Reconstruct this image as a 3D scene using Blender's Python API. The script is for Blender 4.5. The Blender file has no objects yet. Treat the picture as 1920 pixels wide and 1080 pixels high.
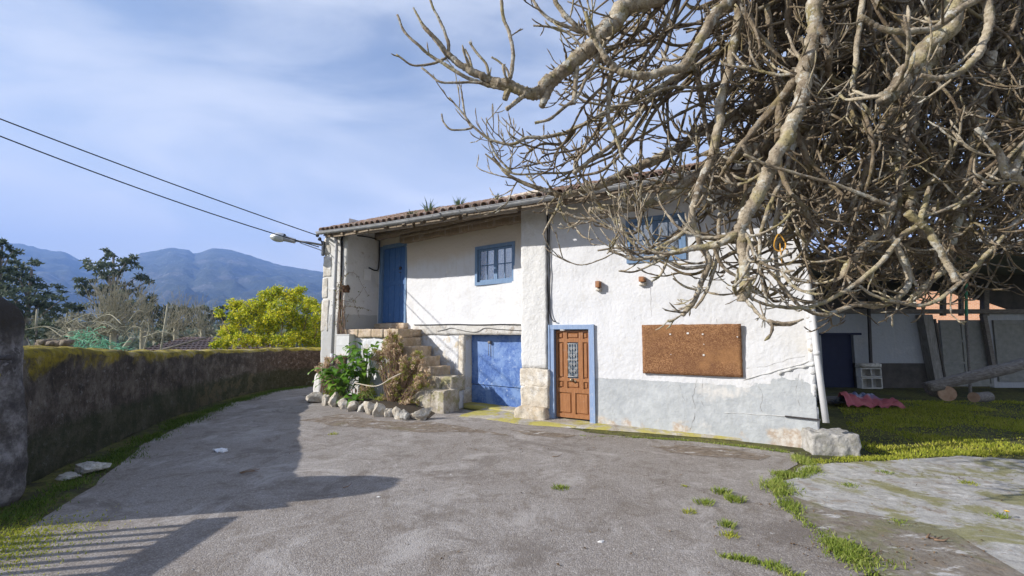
import bpy, math, random
from mathutils import Vector, Matrix, noise as mn
R=math.radians; PI=math.pi
random.seed(7)
sc=bpy.context.scene
# ------------------------------------------------------------------ camera
EYE=1.75; F=870.0; PITCH=math.atan(85/870.0)
cam=bpy.data.cameras.new('camera'); camo=bpy.data.objects.new('camera',cam); sc.collection.objects.link(camo)
camo.location=(0,0,EYE); camo.rotation_euler=(PI/2+PITCH,0,0)
cam.sensor_width=36; cam.lens=F/1920*36; cam.clip_start=.05; cam.clip_end=20000
sc.camera=camo
cp,sp=math.cos(PITCH),math.sin(PITCH)
CAM=Vector((0,0,EYE))
def ray(u,v):
    a=(u-960)/F; b=(540-v)/F
    return Vector((a, cp-b*sp, sp+b*cp))
def P(u,v,Y):                      # world point seen at (u,v) at distance Y ahead
    r=ray(u,v); return CAM+r*(Y/r.y)
def G(u,v,z=0):                    # point on level ground
    r=ray(u,v); return CAM+r*((z-EYE)/r.z)
def hit(u,v,M,off=0):              # point on the plane y=off of frame M, in that frame
    Mi=M.inverted(); o=Mi@CAM; d=Mi.to_3x3()@ray(u,v)
    p=o+d*((off-o.y)/d.y); return (p.x,p.z)
# ------------------------------------------------------------------ frames of the house
HM=Matrix.Translation((0,10,0))@Matrix.Rotation(R(-31),4,'Z')
HI=HM.inverted()
SL=hit(650,560,HM)[0]              # inner edge of the left pillar
RA=Vector((SL,1.12,0)); RB=Vector((hit(982,560,HM)[0],.45,0))
RM=Matrix.Translation(RA)@Matrix.Rotation(math.atan2(RB.y-RA.y,RB.x-RA.x),4,'Z')  # in house frame
RW=HM@RM
RL=(RB-RA).length
def hs(u,v,off=0): return hit(u,v,HM,off)
def rs(u,v,off=0): return hit(u,v,RW,off)
# ------------------------------------------------------------------ object helpers
C=sc.collection
FR={}                               # world matrix of things
def tag(o,label=None,cat=None,group=None,kind=None):
    if label:o['label']=label
    if cat:o['category']=cat
    if group:o['group']=group
    if kind:o['kind']=kind
    return o
def thing(name,label,cat,M=None,loc=None,group=None):
    o=bpy.data.objects.new(name,None); C.objects.link(o)
    if M is None: M=Matrix.Translation(loc)
    o.matrix_world=M; o.empty_display_size=.2
    FR[o]=M.copy()
    return tag(o,label,cat,group)
class MB:
    def __init__(s): s.v=[]; s.f=[]; s.m=[]; s.col=[]
    def add(s,vs,fs,mi=0,M=None):
        b=len(s.v)
        if M is not None: vs=[M@Vector(p) for p in vs]
        s.v.extend([tuple(p) for p in vs]); s.f.extend([tuple(i+b for i in f) for f in fs]); s.m.extend([mi]*len(fs))
    def box(s,a,b,mi=0,M=None,bev=0):
        x0,y0,z0=a; x1,y1,z1=b
        if x0>x1:x0,x1=x1,x0
        if y0>y1:y0,y1=y1,y0
        if z0>z1:z0,z1=z1,z0
        vs=[(x0,y0,z0),(x1,y0,z0),(x1,y1,z0),(x0,y1,z0),(x0,y0,z1),(x1,y0,z1),(x1,y1,z1),(x0,y1,z1)]
        s.add(vs,[(0,3,2,1),(4,5,6,7),(0,1,5,4),(1,2,6,5),(2,3,7,6),(3,0,4,7)],mi,M)
    def hexa(s,vs,mi=0,M=None):
        s.add(vs,[(0,3,2,1),(4,5,6,7),(0,1,5,4),(1,2,6,5),(2,3,7,6),(3,0,4,7)],mi,M)
    def rough(s,a,b,cell=.06,amp=.015,freq=5,seed=0,mi=0,M=None,rnd=.02,taper=None):
        """box with finely divided faces, rounded and knocked about by noise"""
        a=Vector(a); b=Vector(b); c=(a+b)/2; h=(b-a)/2; h=Vector((abs(h.x),abs(h.y),abs(h.z)))
        n=[max(1,min(40,int(2*q/cell))) for q in h]
        idx={}; vs=[]; fs=[]
        def vid(i,j,k):
            key=(i,j,k)
            if key in idx: return idx[key]
            p=Vector(((i/n[0]*2-1)*h.x,(j/n[1]*2-1)*h.y,(k/n[2]*2-1)*h.z))
            q=Vector((max(-h.x+rnd,min(h.x-rnd,p.x)),max(-h.y+rnd,min(h.y-rnd,p.y)),max(-h.z+rnd,min(h.z-rnd,p.z))))
            d=p-q
            if d.length>1e-6:
                ex=d.normalized()*min(rnd,d.length); p=q+ex
            w=c+p
            o=Vector((seed*7.3,seed*3.1,seed))
            nv=mn.noise_vector(w*freq+o)*amp+mn.noise_vector(w*freq*2.7+o)*amp*.4
            w=w+nv
            if taper:
                t=(k/n[2]); w.x=c.x+(w.x-c.x)*(1+(taper-1)*t); w.y=c.y+(w.y-c.y)*(1+(taper-1)*t)
            idx[key]=len(vs); vs.append(w); return idx[key]
        def face(fn,na,nb,flip):
            for i in range(na):
                for j in range(nb):
                    q=[fn(i,j),fn(i+1,j),fn(i+1,j+1),fn(i,j+1)]
                    if flip:q.reverse()
                    fs.append(tuple(q))
        N0,N1,N2=n
        face(lambda i,j:vid(i,j,0),N0,N1,True); face(lambda i,j:vid(i,j,N2),N0,N1,False)
        face(lambda i,k:vid(i,0,k),N0,N2,False); face(lambda i,k:vid(i,N1,k),N0,N2,True)
        face(lambda j,k:vid(0,j,k),N1,N2,True); face(lambda j,k:vid(N0,j,k),N1,N2,False)
        s.add(vs,fs,mi,M)
    def tube(s,pts,rad,sides=8,mi=0,M=None,cap=True):
        pts=[Vector(p) for p in pts]
        if M is not None: pts=[M@p for p in pts]
        n=len(pts)
        if not hasattr(rad,'__len__'): rad=[rad]*n
        vs=[]; fs=[]; up=None
        for i,p in enumerate(pts):
            t=(pts[min(i+1,n-1)]-pts[max(i-1,0)])
            if t.length<1e-9:t=Vector((0,0,1))
            t.normalize()
            if up is None: up=t.orthogonal().normalized()
            else:
                up=up-t*up.dot(t)
                if up.length<1e-5: up=t.orthogonal()
                up.normalize()
            sd=t.cross(up)
            for k in range(sides):
                a=2*PI*k/sides
                vs.append(p+(up*math.cos(a)+sd*math.sin(a))*rad[i])
        for i in range(n-1):
            for k in range(sides):
                a=i*sides+k;b=i*sides+(k+1)%sides
                fs.append((a,b,b+sides,a+sides))
        if cap:
            fs.append(tuple(range(sides-1,-1,-1))); fs.append(tuple((n-1)*sides+k for k in range(sides)))
        s.add(vs,fs,mi)
    def leaf(s,p,d,n,L,W,mi=0,bend=0):
        d=d.normalized(); n=(n-d*n.dot(d))
        if n.length<1e-4:n=d.orthogonal()
        n.normalize(); sd=d.cross(n)
        if bend:
            m=p+d*L*.5+n*bend*L*.25; e=p+d*L-n*bend*L*.3
            b=len(s.v); s.v.extend([tuple(p),tuple(m+sd*W*.5),tuple(e),tuple(m-sd*W*.5),tuple(m-n*W*.12)])
            s.f.extend([(b,b+1,b+4),(b+1,b+2,b+4),(b+2,b+3,b+4),(b+3,b,b+4)]); s.m.extend([mi]*4)
        else:
            m=p+d*L*.45; b=len(s.v)
            s.v.extend([tuple(p),tuple(m+sd*W*.5),tuple(p+d*L),tuple(m-sd*W*.5)]); s.f.append((b,b+1,b+2,b+3)); s.m.append(mi)
    def build(s,name,mats,parent=None,smooth=False,M=None,label=None):
        """verts are in the parent's frame (parent given), else in world; a free mesh gets its origin at its base"""
        if not isinstance(mats,(list,tuple)): mats=[mats]
        vs=s.v
        if M is not None: vs=[tuple(M@Vector(p)) for p in vs]
        org=Vector((0,0,0))
        if parent is None and vs:
            xs=[p[0] for p in vs];ys=[p[1] for p in vs];zs=[p[2] for p in vs]
            org=Vector(((min(xs)+max(xs))/2,(min(ys)+max(ys))/2,min(zs)))
            vs=[(p[0]-org.x,p[1]-org.y,p[2]-org.z) for p in vs]
        me=bpy.data.meshes.new(name); me.from_pydata(vs,[],s.f)
        for m in mats: me.materials.append(m)
        if len(mats)>1: me.polygons.foreach_set('material_index',s.m)
        if smooth: me.polygons.foreach_set('use_smooth',[True]*len(s.f))
        me.update()
        o=bpy.data.objects.new(name,me); C.objects.link(o)
        if parent is not None: o.parent=parent
        else: o.location=org
        if label:o['label']=label
        return o
def wpart(mb,name,mats,parent,smooth=False):     # verts given in world coordinates, parent a thing
    return mb.build(name,mats,parent,smooth,M=FR[parent].inverted())
def spline(pts,n=6):
    pts=[Vector(p) for p in pts]; out=[]
    q=[pts[0]*2-pts[1]]+pts+[pts[-1]*2-pts[-2]]
    for i in range(1,len(q)-2):
        p0,p1,p2,p3=q[i-1:i+3]
        for k in range(n):
            t=k/n
            out.append(.5*((2*p1)+(p2-p0)*t+(2*p0-5*p1+4*p2-p3)*t*t+(3*p1-p0-3*p2+p3)*t**3))
    out.append(pts[-1]); return out
def rv(): return Vector((random.gauss(0,1),random.gauss(0,1),random.gauss(0,1))).normalized()
# ------------------------------------------------------------------ materials
class Mat:
    def __init__(s,name,rough=.9):
        s.m=bpy.data.materials.new(name); s.m.use_nodes=True; s.t=s.m.node_tree; s.n=s.t.nodes; s.l=s.t.links
        s.b=s.n['Principled BSDF']; s.b.inputs['Roughness'].default_value=rough
        s.b.inputs['Specular IOR Level'].default_value=.3
        s.out=s.n['Material Output']; s.co=s.n.new('ShaderNodeTexCoord').outputs['Object']
        s.h=None
    def link(s,a,b): s.l.new(a,b)
    def inp(s,sock,v):
        if isinstance(v,bpy.types.NodeSocket): s.l.new(v,sock)
        else:
            try: sock.default_value=v
            except Exception: sock.default_value=(v[0],v[1],v[2],1)
    def map(s,scale=(1,1,1),rot=(0,0,0),co=None):
        n=s.n.new('ShaderNodeMapping'); s.inp(n.inputs['Vector'],co or s.co); n.inputs['Scale'].default_value=scale; n.inputs['Rotation'].default_value=rot
        return n.outputs[0]
    def noise(s,scale,detail=4,rough=.55,co=None,dist=0,col=False):
        n=s.n.new('ShaderNodeTexNoise'); s.inp(n.inputs['Vector'],co or s.co)
        n.inputs['Scale'].default_value=scale;n.inputs['Detail'].default_value=detail;n.inputs['Roughness'].default_value=rough;n.inputs['Distortion'].default_value=dist
        return n.outputs['Color' if col else 'Fac']
    def voro(s,scale,co=None,feat='F1',out='Distance',rnd=1):
        n=s.n.new('ShaderNodeTexVoronoi'); n.feature=feat; s.inp(n.inputs['Vector'],co or s.co); n.inputs['Scale'].default_value=scale; n.inputs['Randomness'].default_value=rnd
        return n.outputs[out]
    def math(s,op,a,b=0,c=0,clamp=False):
        n=s.n.new('ShaderNodeMath'); n.operation=op; n.use_clamp=clamp
        s.inp(n.inputs[0],a); s.inp(n.inputs[1],b); s.inp(n.inputs[2],c); return n.outputs[0]
    def ramp(s,fac,stops,interp='LINEAR'):
        n=s.n.new('ShaderNodeValToRGB'); s.inp(n.inputs[0],fac); e=n.color_ramp; e.interpolation=interp
        while len(e.elements)<len(stops): e.elements.new(.5)
        for el,(p,c) in zip(e.elements,stops):
            el.position=p; el.color=(c,c,c,1) if not hasattr(c,'__len__') else (c[0],c[1],c[2],1)
        return n.outputs[0]
    def step(s,v,lo,hi):
        n=s.n.new('ShaderNodeMapRange'); n.interpolation_type='SMOOTHSTEP'; s.inp(n.inputs[0],v); n.inputs[1].default_value=lo; n.inputs[2].default_value=hi
        return n.outputs[0]
    def mix(s,f,a,b,mode='MIX'):
        n=s.n.new('ShaderNodeMix'); n.data_type='RGBA'; n.blend_type=mode; s.inp(n.inputs[0],f); s.inp(n.inputs[6],a); s.inp(n.inputs[7],b); return n.outputs[2]
    def sep(s,co=None):
        n=s.n.new('ShaderNodeSeparateXYZ'); s.inp(n.inputs[0],co or s.co); return n.outputs
    def color(s,c): s.inp(s.b.inputs['Base Color'],c)
    def bump(s,h,strength=.5,dist=.02):
        n=s.n.new('ShaderNodeBump'); s.inp(n.inputs['Height'],h); n.inputs['Strength'].default_value=strength; n.inputs['Distance'].default_value=dist
        if s.h: s.l.new(s.h,n.inputs['Normal'])
        s.h=n.outputs[0]; s.l.new(s.h,s.b.inputs['Normal'])
def simple(name,c1,c2=None,scale=6,rough=.85,bs=0,bd=.01,bscale=None,stretch=None,metal=0,spec=None):
    m=Mat(name,rough); co=m.map(stretch) if stretch else m.co
    if c2 is None: m.color(c1)
    else: m.color(m.ramp(m.noise(scale,6,.65,co),[(.3,c1),(.7,c2)]))
    if bs: m.bump(m.noise(bscale or scale*4,6,.6,co),bs,bd)
    m.b.inputs['Metallic'].default_value=metal
    if spec is not None: m.b.inputs['Specular IOR Level'].default_value=spec
    return m.m
def plaster(name,kind='plain',base=(.63,.635,.65)):
    m=Mat(name,.92); x,y,z=m.sep()
    n1=m.noise(1.1,5,.6); n2=m.noise(5,6,.65); n3=m.noise(.6,3,.5,dist=.6)
    st=m.noise(3,4,.6,m.map((6,6,.35)))
    c=m.mix(m.step(n2,.5,.72),base,(base[0]*.9,base[1]*.885,base[2]*.86))
    c=m.mix(m.math('MULTIPLY',m.step(st,.52,.72),.38),c,(.56,.55,.52)); c=m.mix(m.math('MULTIPLY',m.step(m.noise(2.3,7,.75,dist=1),.55,.66),.3),c,(.60,.58,.54)); c=m.mix(m.math('MULTIPLY',m.step(m.noise(26,4,.7),.64,.7),.35),c,(.5,.48,.44))
    if kind=='main':
        # dirty patch low right
        dx=m.step(x,3.9,5.6); zb=m.step(z,2.6,1.0)
        pt=m.math('MULTIPLY',m.math('MULTIPLY',dx,zb),m.step(n1,.42,.6))
        c=m.mix(m.math('MULTIPLY',pt,.75),c,(.60,.57,.51))
        pk=m.math('MULTIPLY',m.math('MULTIPLY',dx,zb),m.step(m.noise(2.1,4,.6,dist=.4),.58,.63))
        c=m.mix(m.math('MULTIPLY',pk,.55),c,(.60,.48,.38))
        # grey painted dado
        ed=m.math('ADD',z,m.math('MULTIPLY',m.math('SUBTRACT',m.noise(3.5,6,.75),.5),.10))
        ed=m.math('ADD',ed,m.math('MULTIPLY',m.math('MULTIPLY',m.math('SUBTRACT',n1,.50),1.3),m.step(x,3.6,5.2)))
        gm=m.math('MULTIPLY',m.math('LESS_THAN',ed,.90),m.math('GREATER_THAN',m.math('ADD',x,m.math('MULTIPLY',n2,.12)),1.66))
        gc=m.mix(m.step(n2,.4,.65),(.40,.42,.435),(.47,.49,.50)); gc=m.mix(m.math('MULTIPLY',m.step(st,.5,.7),.5),gc,(.42,.43,.43))
        gc=m.mix(m.math('MULTIPLY',m.math('MULTIPLY',m.step(x,3.2,4.1),m.step(x,5.3,4.6)),m.step(n1,.5,.6)),gc,(.62,.60,.57))
        c=m.mix(gm,c,gc)
        # bare brown foot
        ft=m.math('MULTIPLY',m.step(m.math('SUBTRACT',z,m.math('MULTIPLY',m.noise(2.6,5,.6),.5)),.02,-.08),m.step(m.noise(1.7,4,.6),.46,.55))
        c=m.mix(m.math('MULTIPLY',ft,.75),c,m.mix(m.step(m.noise(7,5,.7),.4,.6),(.40,.28,.18),(.62,.57,.50)))
        m.bump(m.math('MULTIPLY',gm,-1),.35,.01)
    if kind=='recess':
        up=m.math('MULTIPLY',m.step(m.math('ADD',z,m.math('MULTIPLY',n1,.5)),3.72,4.1),.8)
        c=m.mix(up,c,(.56,.48,.38))
        lo=m.math('MULTIPLY',m.step(m.math('ADD',z,m.math('MULTIPLY',n1,.3)),1.75,1.35),.6)
        c=m.mix(lo,c,m.mix(n2,(.48,.46,.40),(.68,.66,.60)))
    if kind=='side':
        c=m.mix(m.math('MULTIPLY',m.math('LESS_THAN',m.math('ADD',z,m.math('MULTIPLY',n2,.1)),2.32),.85),c,(.40,.40,.385))
        c=m.mix(m.math('MULTIPLY',m.step(n2,.53,.66),m.step(m.noise(9,5,.7),.5,.62)),c,(.42,.37,.30))
    if kind=='rubble':
        v=m.voro(3.2,m.mix(.1,m.co,m.noise(3,3,.5,col=True)),'DISTANCE_TO_EDGE')
        c=m.mix(m.math('MULTIPLY',m.step(v,.05,.0),.22),c,(.5,.47,.42))
        c=m.mix(m.math('MULTIPLY',m.step(n2,.5,.62),m.step(n1,.42,.58)),c,m.mix(m.noise(13,3),(.46,.38,.27),(.62,.56,.46)))
        m.bump(m.step(v,.0,.12),.25,.02); m.bump(m.noise(9,6,.7),.8,.03)
    m.color(c)
    m.bump(m.noise(2.2,3,.5),.5,.05); m.bump(m.noise(14,5,.6),.8 if kind!='pier' else 1,.016 if kind!='pier' else .02); m.bump(m.noise(60,4,.6),.25,.004)
    return m.m
def stone(name,c1=(.42,.36,.27),c2=(.66,.62,.54),lime=.5,moss=0,scale=4):
    m=Mat(name,.95); n=m.noise(scale,8,.65,dist=.4); f=m.noise(scale*7,6,.7)
    c=m.ramp(n,[(.3,c1),(.52,[(a+b)/2 for a,b in zip(c1,c2)]),(.7,c2)])
    c=m.mix(m.math('MULTIPLY',m.step(m.noise(scale*.8,6,.7),.5,.58),lime),c,(.76,.75,.72))
    c=m.mix(m.math('MULTIPLY',m.step(m.noise(scale*.6,7,.75,dist=.8),.5,.62),.35),c,[q*.55 for q in c1]); c=m.mix(m.math('MULTIPLY',m.step(f,.54,.66),.6),c,(.20,.18,.15))
    if moss: c=m.mix(m.math('MULTIPLY',m.step(m.noise(scale*1.3,5,.7),.5,.6),moss),c,(.20,.19,.05))
    m.color(c); m.bump(m.noise(scale*2,6,.65),.7,.04); m.bump(f,.5,.01)
    return m.m
def paintwood(name,c1,c2,chips=(.45,.42,.38),amt=.5,rough=.6,along=(14,14,1.2),worn=None):
    m=Mat(name,rough); g=m.noise(5,7,.7,m.map(along)); n=m.noise(2.2,6,.7,dist=.5)
    c=m.mix(m.step(g,.35,.65),c1,c2)
    if worn: c=m.mix(m.math('MULTIPLY',m.step(n,.44,.6),.8),c,worn)
    c=m.mix(m.math('MULTIPLY',m.math('MULTIPLY',m.step(m.noise(9,8,.75),.58,.63),m.step(g,.4,.55)),amt),c,chips)
    m.color(c); m.bump(g,.35,.006); m.bump(m.noise(40,4,.6),.2,.002)
    return m.m
def foliage(name,cols,rough=.6,trans=.35,vs=1.3,spec=.3):
    m=Mat(name,rough); 
    n=m.noise(vs,3,.6); w=m.n.new('ShaderNodeNewGeometry').outputs['Random Per Island']
    f=m.math('ADD',m.math('MULTIPLY',n,.6),m.math('MULTIPLY',w,.4))
    k=len(cols); c=m.ramp(f,[(.25+.5*i/(k-1),q) for i,q in enumerate(cols)])
    m.color(c); m.b.inputs['Specular IOR Level'].default_value=spec
    tr=m.n.new('ShaderNodeBsdfTranslucent'); m.link(c,tr.inputs[0])
    mx=m.n.new('ShaderNodeMixShader'); mx.inputs[0].default_value=trans; m.link(m.b.outputs[0],mx.inputs[1]); m.link(tr.outputs[0],mx.inputs[2]); m.link(mx.outputs[0],m.out.inputs[0])
    return m.m
def asphalt():
    m=Mat('old_asphalt',.93); vf=m.voro(95); agg=m.voro(95,out='Color')
    g=m.n.new('ShaderNodeSeparateColor'); m.link(agg,g.inputs[0])
    c=m.ramp(m.noise(.4,6,.65,dist=.4),[(.3,(.185,.155,.135)),(.45,(.265,.232,.207)),(.58,(.295,.265,.242)),(.7,(.36,.33,.305))])
    c=m.mix(.34,c,m.ramp(g.outputs[0],[(0,(.07,.06,.05)),(.5,(.225,.205,.185)),(.9,(.40,.38,.35)),(1,(.6,.57,.53))]))
    c=m.mix(m.math('MULTIPLY',m.step(m.noise(2.6,8,.8,dist=.6),.48,.64),.6),c,(.145,.115,.088))
    c=m.mix(m.math('MULTIPLY',m.step(m.noise(1.0,8,.8,dist=.8),.50,.63),.6),c,(.43,.40,.375))
    c=m.mix(m.math('MULTIPLY',m.step(m.noise(.75,7,.75,dist=.6,co=m.map((1,1,1),(0,0,1))),.52,.64),.65),c,(.15,.125,.105))
    c=m.mix(m.math('MULTIPLY',m.step(m.noise(9,5,.75),.66,.71),.75),c,(.50,.48,.45))
    c=m.mix(m.math('MULTIPLY',m.step(m.noise(15,5,.75,co=m.map((1,1,1),(0,0,2))),.64,.70),.6),c,(.09,.07,.055))
    m.color(c); m.bump(m.math('MULTIPLY',vf,-1),.5,.010); m.bump(m.noise(1.7,6,.7),.5,.03); m.bump(m.noise(22,6,.75),.7,.012)
    return m.m
def concrete(name,c1=(.30,.29,.27),c2=(.47,.46,.44),moss=(.20,.19,.05),mamt=.75,mth=.49,stain=(.2,.15,.1)):
    m=Mat(name,.94); n=m.noise(1.3,7,.7,dist=.6); f=m.noise(9,7,.75); s=m.noise(3,6,.75,m.map((1,2.2,1),(0,0,R(-25))))
    c=m.mix(m.step(f,.35,.65),c1,c2); c=m.mix(m.math('MULTIPLY',m.step(s,.53,.66),.7),c,(.62,.61,.60))
    c=m.mix(m.math('MULTIPLY',m.step(m.noise(4.5,6,.75),.52,.62),.65),c,stain)
    c=m.mix(m.math('MULTIPLY',m.step(n,mth,mth+.1),mamt),c,moss)
    m.color(c); m.bump(f,.8,.03); m.bump(m.noise(45,5,.7),.5,.006)
    return m.m
MT={}
def W(name,fn):
    if name not in MT: MT[name]=fn()
    return MT[name]
WHITE=plaster('white_plaster','main'); WREC=plaster('recess_plaster','recess'); WSIDE=plaster('side_plaster','side',(.62,.61,.59)); RUB=plaster('rubble_limewash','rubble')
STONE=stone('dressed_stone',(.40,.31,.20),(.64,.56,.44),.25); LIMESTONE=stone('limewashed_stone',(.44,.37,.28),(.72,.68,.60),.5); MOSSY=stone('mossy_stone',(.30,.25,.18),(.52,.47,.39),.2,.6)
ROCK=stone('grey_rock',(.30,.28,.25),(.58,.55,.50),.5,.25,6)
STEPM=stone('step_stone',(.36,.26,.17),(.58,.47,.35),.15,.22)
BLUE=paintwood('deep_blue_paint',(.04,.11,.28),(.065,.155,.36),(.20,.24,.32),.5)
BLUE2=paintwood('faded_blue_paint',(.105,.185,.31),(.16,.25,.39),(.35,.38,.42),.5)
BLUE3=paintwood('pale_blue_frame_paint',(.20,.28,.44),(.27,.36,.52),(.5,.5,.5),.6)
GARB=paintwood('worn_blue_sheet_paint',(.045,.105,.31),(.10,.185,.42),(.40,.46,.56),.8,along=(3,3,3),worn=(.17,.27,.49))
WOOD=paintwood('varnished_brown_wood',(.25,.105,.040),(.36,.165,.070),(.45,.36,.28),.35,.45)
BEAM=paintwood('weathered_beam',(.20,.155,.11),(.34,.28,.215),(.55,.5,.43),.6,.95,(1.2,8,8))
TIMB=paintwood('grey_timber',(.13,.115,.10),(.24,.22,.20),(.4,.37,.34),.5,.95,(1.2,8,8))
TILE=stone('old_roof_tile',(.17,.10,.075),(.36,.25,.20),.22,.2,5); TILEF=stone('faded_roof_tile',(.28,.19,.15),(.42,.31,.26),.1,.0,3)
ZINC=simple('zinc_gutter',(.20,.205,.21),(.38,.385,.39),4,.6,.2,.003)
PVC=simple('grey_white_pipe',(.50,.50,.51),(.62,.62,.63),3,.5,.1,.002)
CABLE=simple('black_cable',(.015,.015,.016),rough=.5)
IRON=simple('dark_iron',(.03,.03,.035),(.07,.06,.055),20,.6)
ASPH=asphalt()
CONC=concrete('old_concrete_slab'); APRON=concrete('mossy_concrete_apron',(.34,.31,.26),(.46,.42,.36),(.40,.35,.06),.85,.47)
DARKWALL=None
def mossywall():
    m=Mat('dark_mossy_wall',.97); x,y,z=m.sep(); z=m.math('SUBTRACT',z,3.0)
    n=m.noise(1.6,7,.7,dist=.5); f=m.noise(11,8,.8); st=m.noise(4,6,.7,m.map((3,3,.5)))
    c=m.ramp(m.noise(2.6,8,.75),[(.3,(.028,.024,.019)),(.48,(.10,.082,.064)),(.64,(.24,.205,.17))])
    c=m.mix(m.step(y,1.5,5),c,m.mix(m.step(f,.4,.6),(.075,.048,.03),(.19,.125,.08)))
    c=m.mix(m.math('MULTIPLY',m.step(f,.57,.64),.7),c,(.36,.35,.33))
    c=m.mix(m.math('MULTIPLY',m.step(st,.60,.70),.5),c,(.20,.17,.12))
    # fallen render by the road
    pz=m.math('ADD',z,m.math('MULTIPLY',n,.25)); pp=m.math('MULTIPLY',m.math('MULTIPLY',m.step(y,-.3,.2),m.step(y,3.6,2.6)),m.math('MULTIPLY',m.step(pz,.72,.66),m.step(m.noise(2.4,5,.65),.5,.54)))
    c=m.mix(m.math('MULTIPLY',pp,.85),c,m.mix(f,(.20,.13,.08),(.40,.32,.23)))
    up=m.sep(m.n.new('ShaderNodeNewGeometry').outputs['Normal'])[2]
    mo=m.math('MULTIPLY',m.step(m.math('ADD',m.math('ADD',up,m.math('MULTIPLY',m.step(z,.98,1.36),.62)),m.math('MULTIPLY',m.math('SUBTRACT',n,.5),1.8)),.5,.8),m.step(f,.3,.5))
    c=m.mix(mo,c,m.ramp(m.noise(3,5,.7),[(.35,(.14,.11,.03)),(.5,(.42,.33,.03)),(.62,(.52,.42,.22))]))
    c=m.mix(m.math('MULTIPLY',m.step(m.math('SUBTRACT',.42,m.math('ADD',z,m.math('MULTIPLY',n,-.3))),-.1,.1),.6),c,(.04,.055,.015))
    c=m.mix(m.math('MULTIPLY',m.step(m.noise(24,6,.8),.55,.62),.6),c,(.02,.016,.012)); m.color(c); m.bump(m.noise(5,8,.75),1,.08); m.bump(f,1,.035)
    return m.m
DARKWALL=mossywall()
def bark(name='fig_bark',k=1):
    m=Mat(name,.9); n=m.noise(5,6,.7); f=m.noise(28,6,.7)
    c=m.ramp(n,[(.3,(.075,.055,.036)),(.46,(.27,.215,.15)),(.62,(.50,.43,.32))])
    c=m.mix(m.math('MULTIPLY',m.step(m.noise(3.5,5,.7),.50,.62),.5),c,(.36,.31,.12))
    c=m.mix(m.math('MULTIPLY',m.step(m.noise(9,6,.7),.54,.60),.7),c,(.56,.55,.49))
    c=m.mix(m.math('MULTIPLY',m.step(f,.54,.66),.7),c,(.06,.045,.03))
    if k!=1: c=m.mix(1,c,(k,k*.93,k*.86),'MULTIPLY')
    m.color(c); m.bump(m.noise(14,6,.7),1,.035); m.bump(m.noise(45,5,.7),.9,.010)
    return m.m
BARK=bark(); BARK2=bark('shaded_fig_bark',.60)  # second bark is a darkened copy: shade inside the tangle put into its colour
# ================================================================== farmhouse
HO=thing('farmhouse','old whitewashed stone farmhouse with blue painted doors, outside stair and tiled roof','house',HM)
EPX=[(604,436,-.10),(607,435.7,-.48),(700,424,-.70),(820,405,-.84),(836,401,-.85),(900,392,-.87),(1040,370,-.92),(1230,338,-.90),(1552,281,-.90)]
EV=[]
for u,v,d in EPX:
    s_,z_=hs(u,v,d); EV.append((s_,d,z_))
def eave(s):
    if s<=EV[0][0]: a,b=EV[0],EV[1]
    elif s>=EV[-1][0]: a,b=EV[-2],EV[-1]
    else:
        for a,b in zip(EV,EV[1:]):
            if a[0]<=s<=b[0]: break
    t=(s-a[0])/(b[0]-a[0]); return (a[1]+(b[1]-a[1])*t, a[2]+(b[2]-a[2])*t)
SR=5.41; S0=-6.30; THK=.45
def wallgrid(mb,x0,x1,z0,z1,holes,yf,cell=.11,amp=.018,M=None,top=None,seed=0):
    xs={x0,x1}; zs={z0,z1}
    for h in holes: xs|={h[0],h[1]}; zs|={h[2],h[3]}
    def fill(a):
        a=sorted(a); o=[]
        for p,q in zip(a,a[1:]):
            n=max(1,round((q-p)/cell)); o+= [p+(q-p)*i/n for i in range(n)]
        return o+[a[-1]]
    xs=fill(xs); zs=fill(zs); vs=[]
    for z in zs:
        for x in xs:
            v=Vector((x,0,z+seed)); o=mn.noise(v*.8)*amp*2.2+mn.noise(v*3)*amp*.7+mn.noise(v*8)*amp*.3
            vs.append((x,yf+o,z))
    fs=[]; nx=len(xs)
    for j in range(len(zs)-1):
        for i in range(nx-1):
            cx=(xs[i]+xs[i+1])/2; cz=(zs[j]+zs[j+1])/2
            if any(h[0]<cx<h[1] and h[2]<cz<h[3] for h in holes): continue
            fs.append((j*nx+i,j*nx+i+1,(j+1)*nx+i+1,(j+1)*nx+i))
    mb.add(vs,fs,0,M)
    for h in holes:   # reveals
        a,b,c,d=h[:4]; e=yf-.002; g=yf+.30
        mb.add([(a,e,c),(a,g,c),(a,g,d),(a,e,d)],[(0,1,2,3)],0,M); mb.add([(b,e,c),(b,e,d),(b,g,d),(b,g,c)],[(0,1,2,3)],0,M)
        mb.add([(a,e,d),(a,g,d),(b,g,d),(b,e,d)],[(0,1,2,3)],0,M); mb.add([(a,e,c),(b,e,c),(b,g,c),(a,g,c)],[(0,1,2,3)],0,M)
# openings of the main front
DW=(hs(1038,700)[0],hs(1108,700)[0],.04,hs(1075,617)[1]); WN=(hs(1177,440)[0],hs(1282,440)[0],hs(1230,487)[1],hs(1230,408)[1])
b=MB(); wallgrid(b,.80,SR,-.1,4.62,[DW,WN],0)
# right return, back, left end, top strip
b.box((SR-.004,.03,-.1),(SR-.35,6.5,4.6)); b.box((S0+.01,1.0,-.3),(S0+.4,6.5,4.7)); b.box((S0+.4,6.1,-.3),(SR-.4,6.5,4.6))
b.build('front_wall',WHITE,HO,True)
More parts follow.
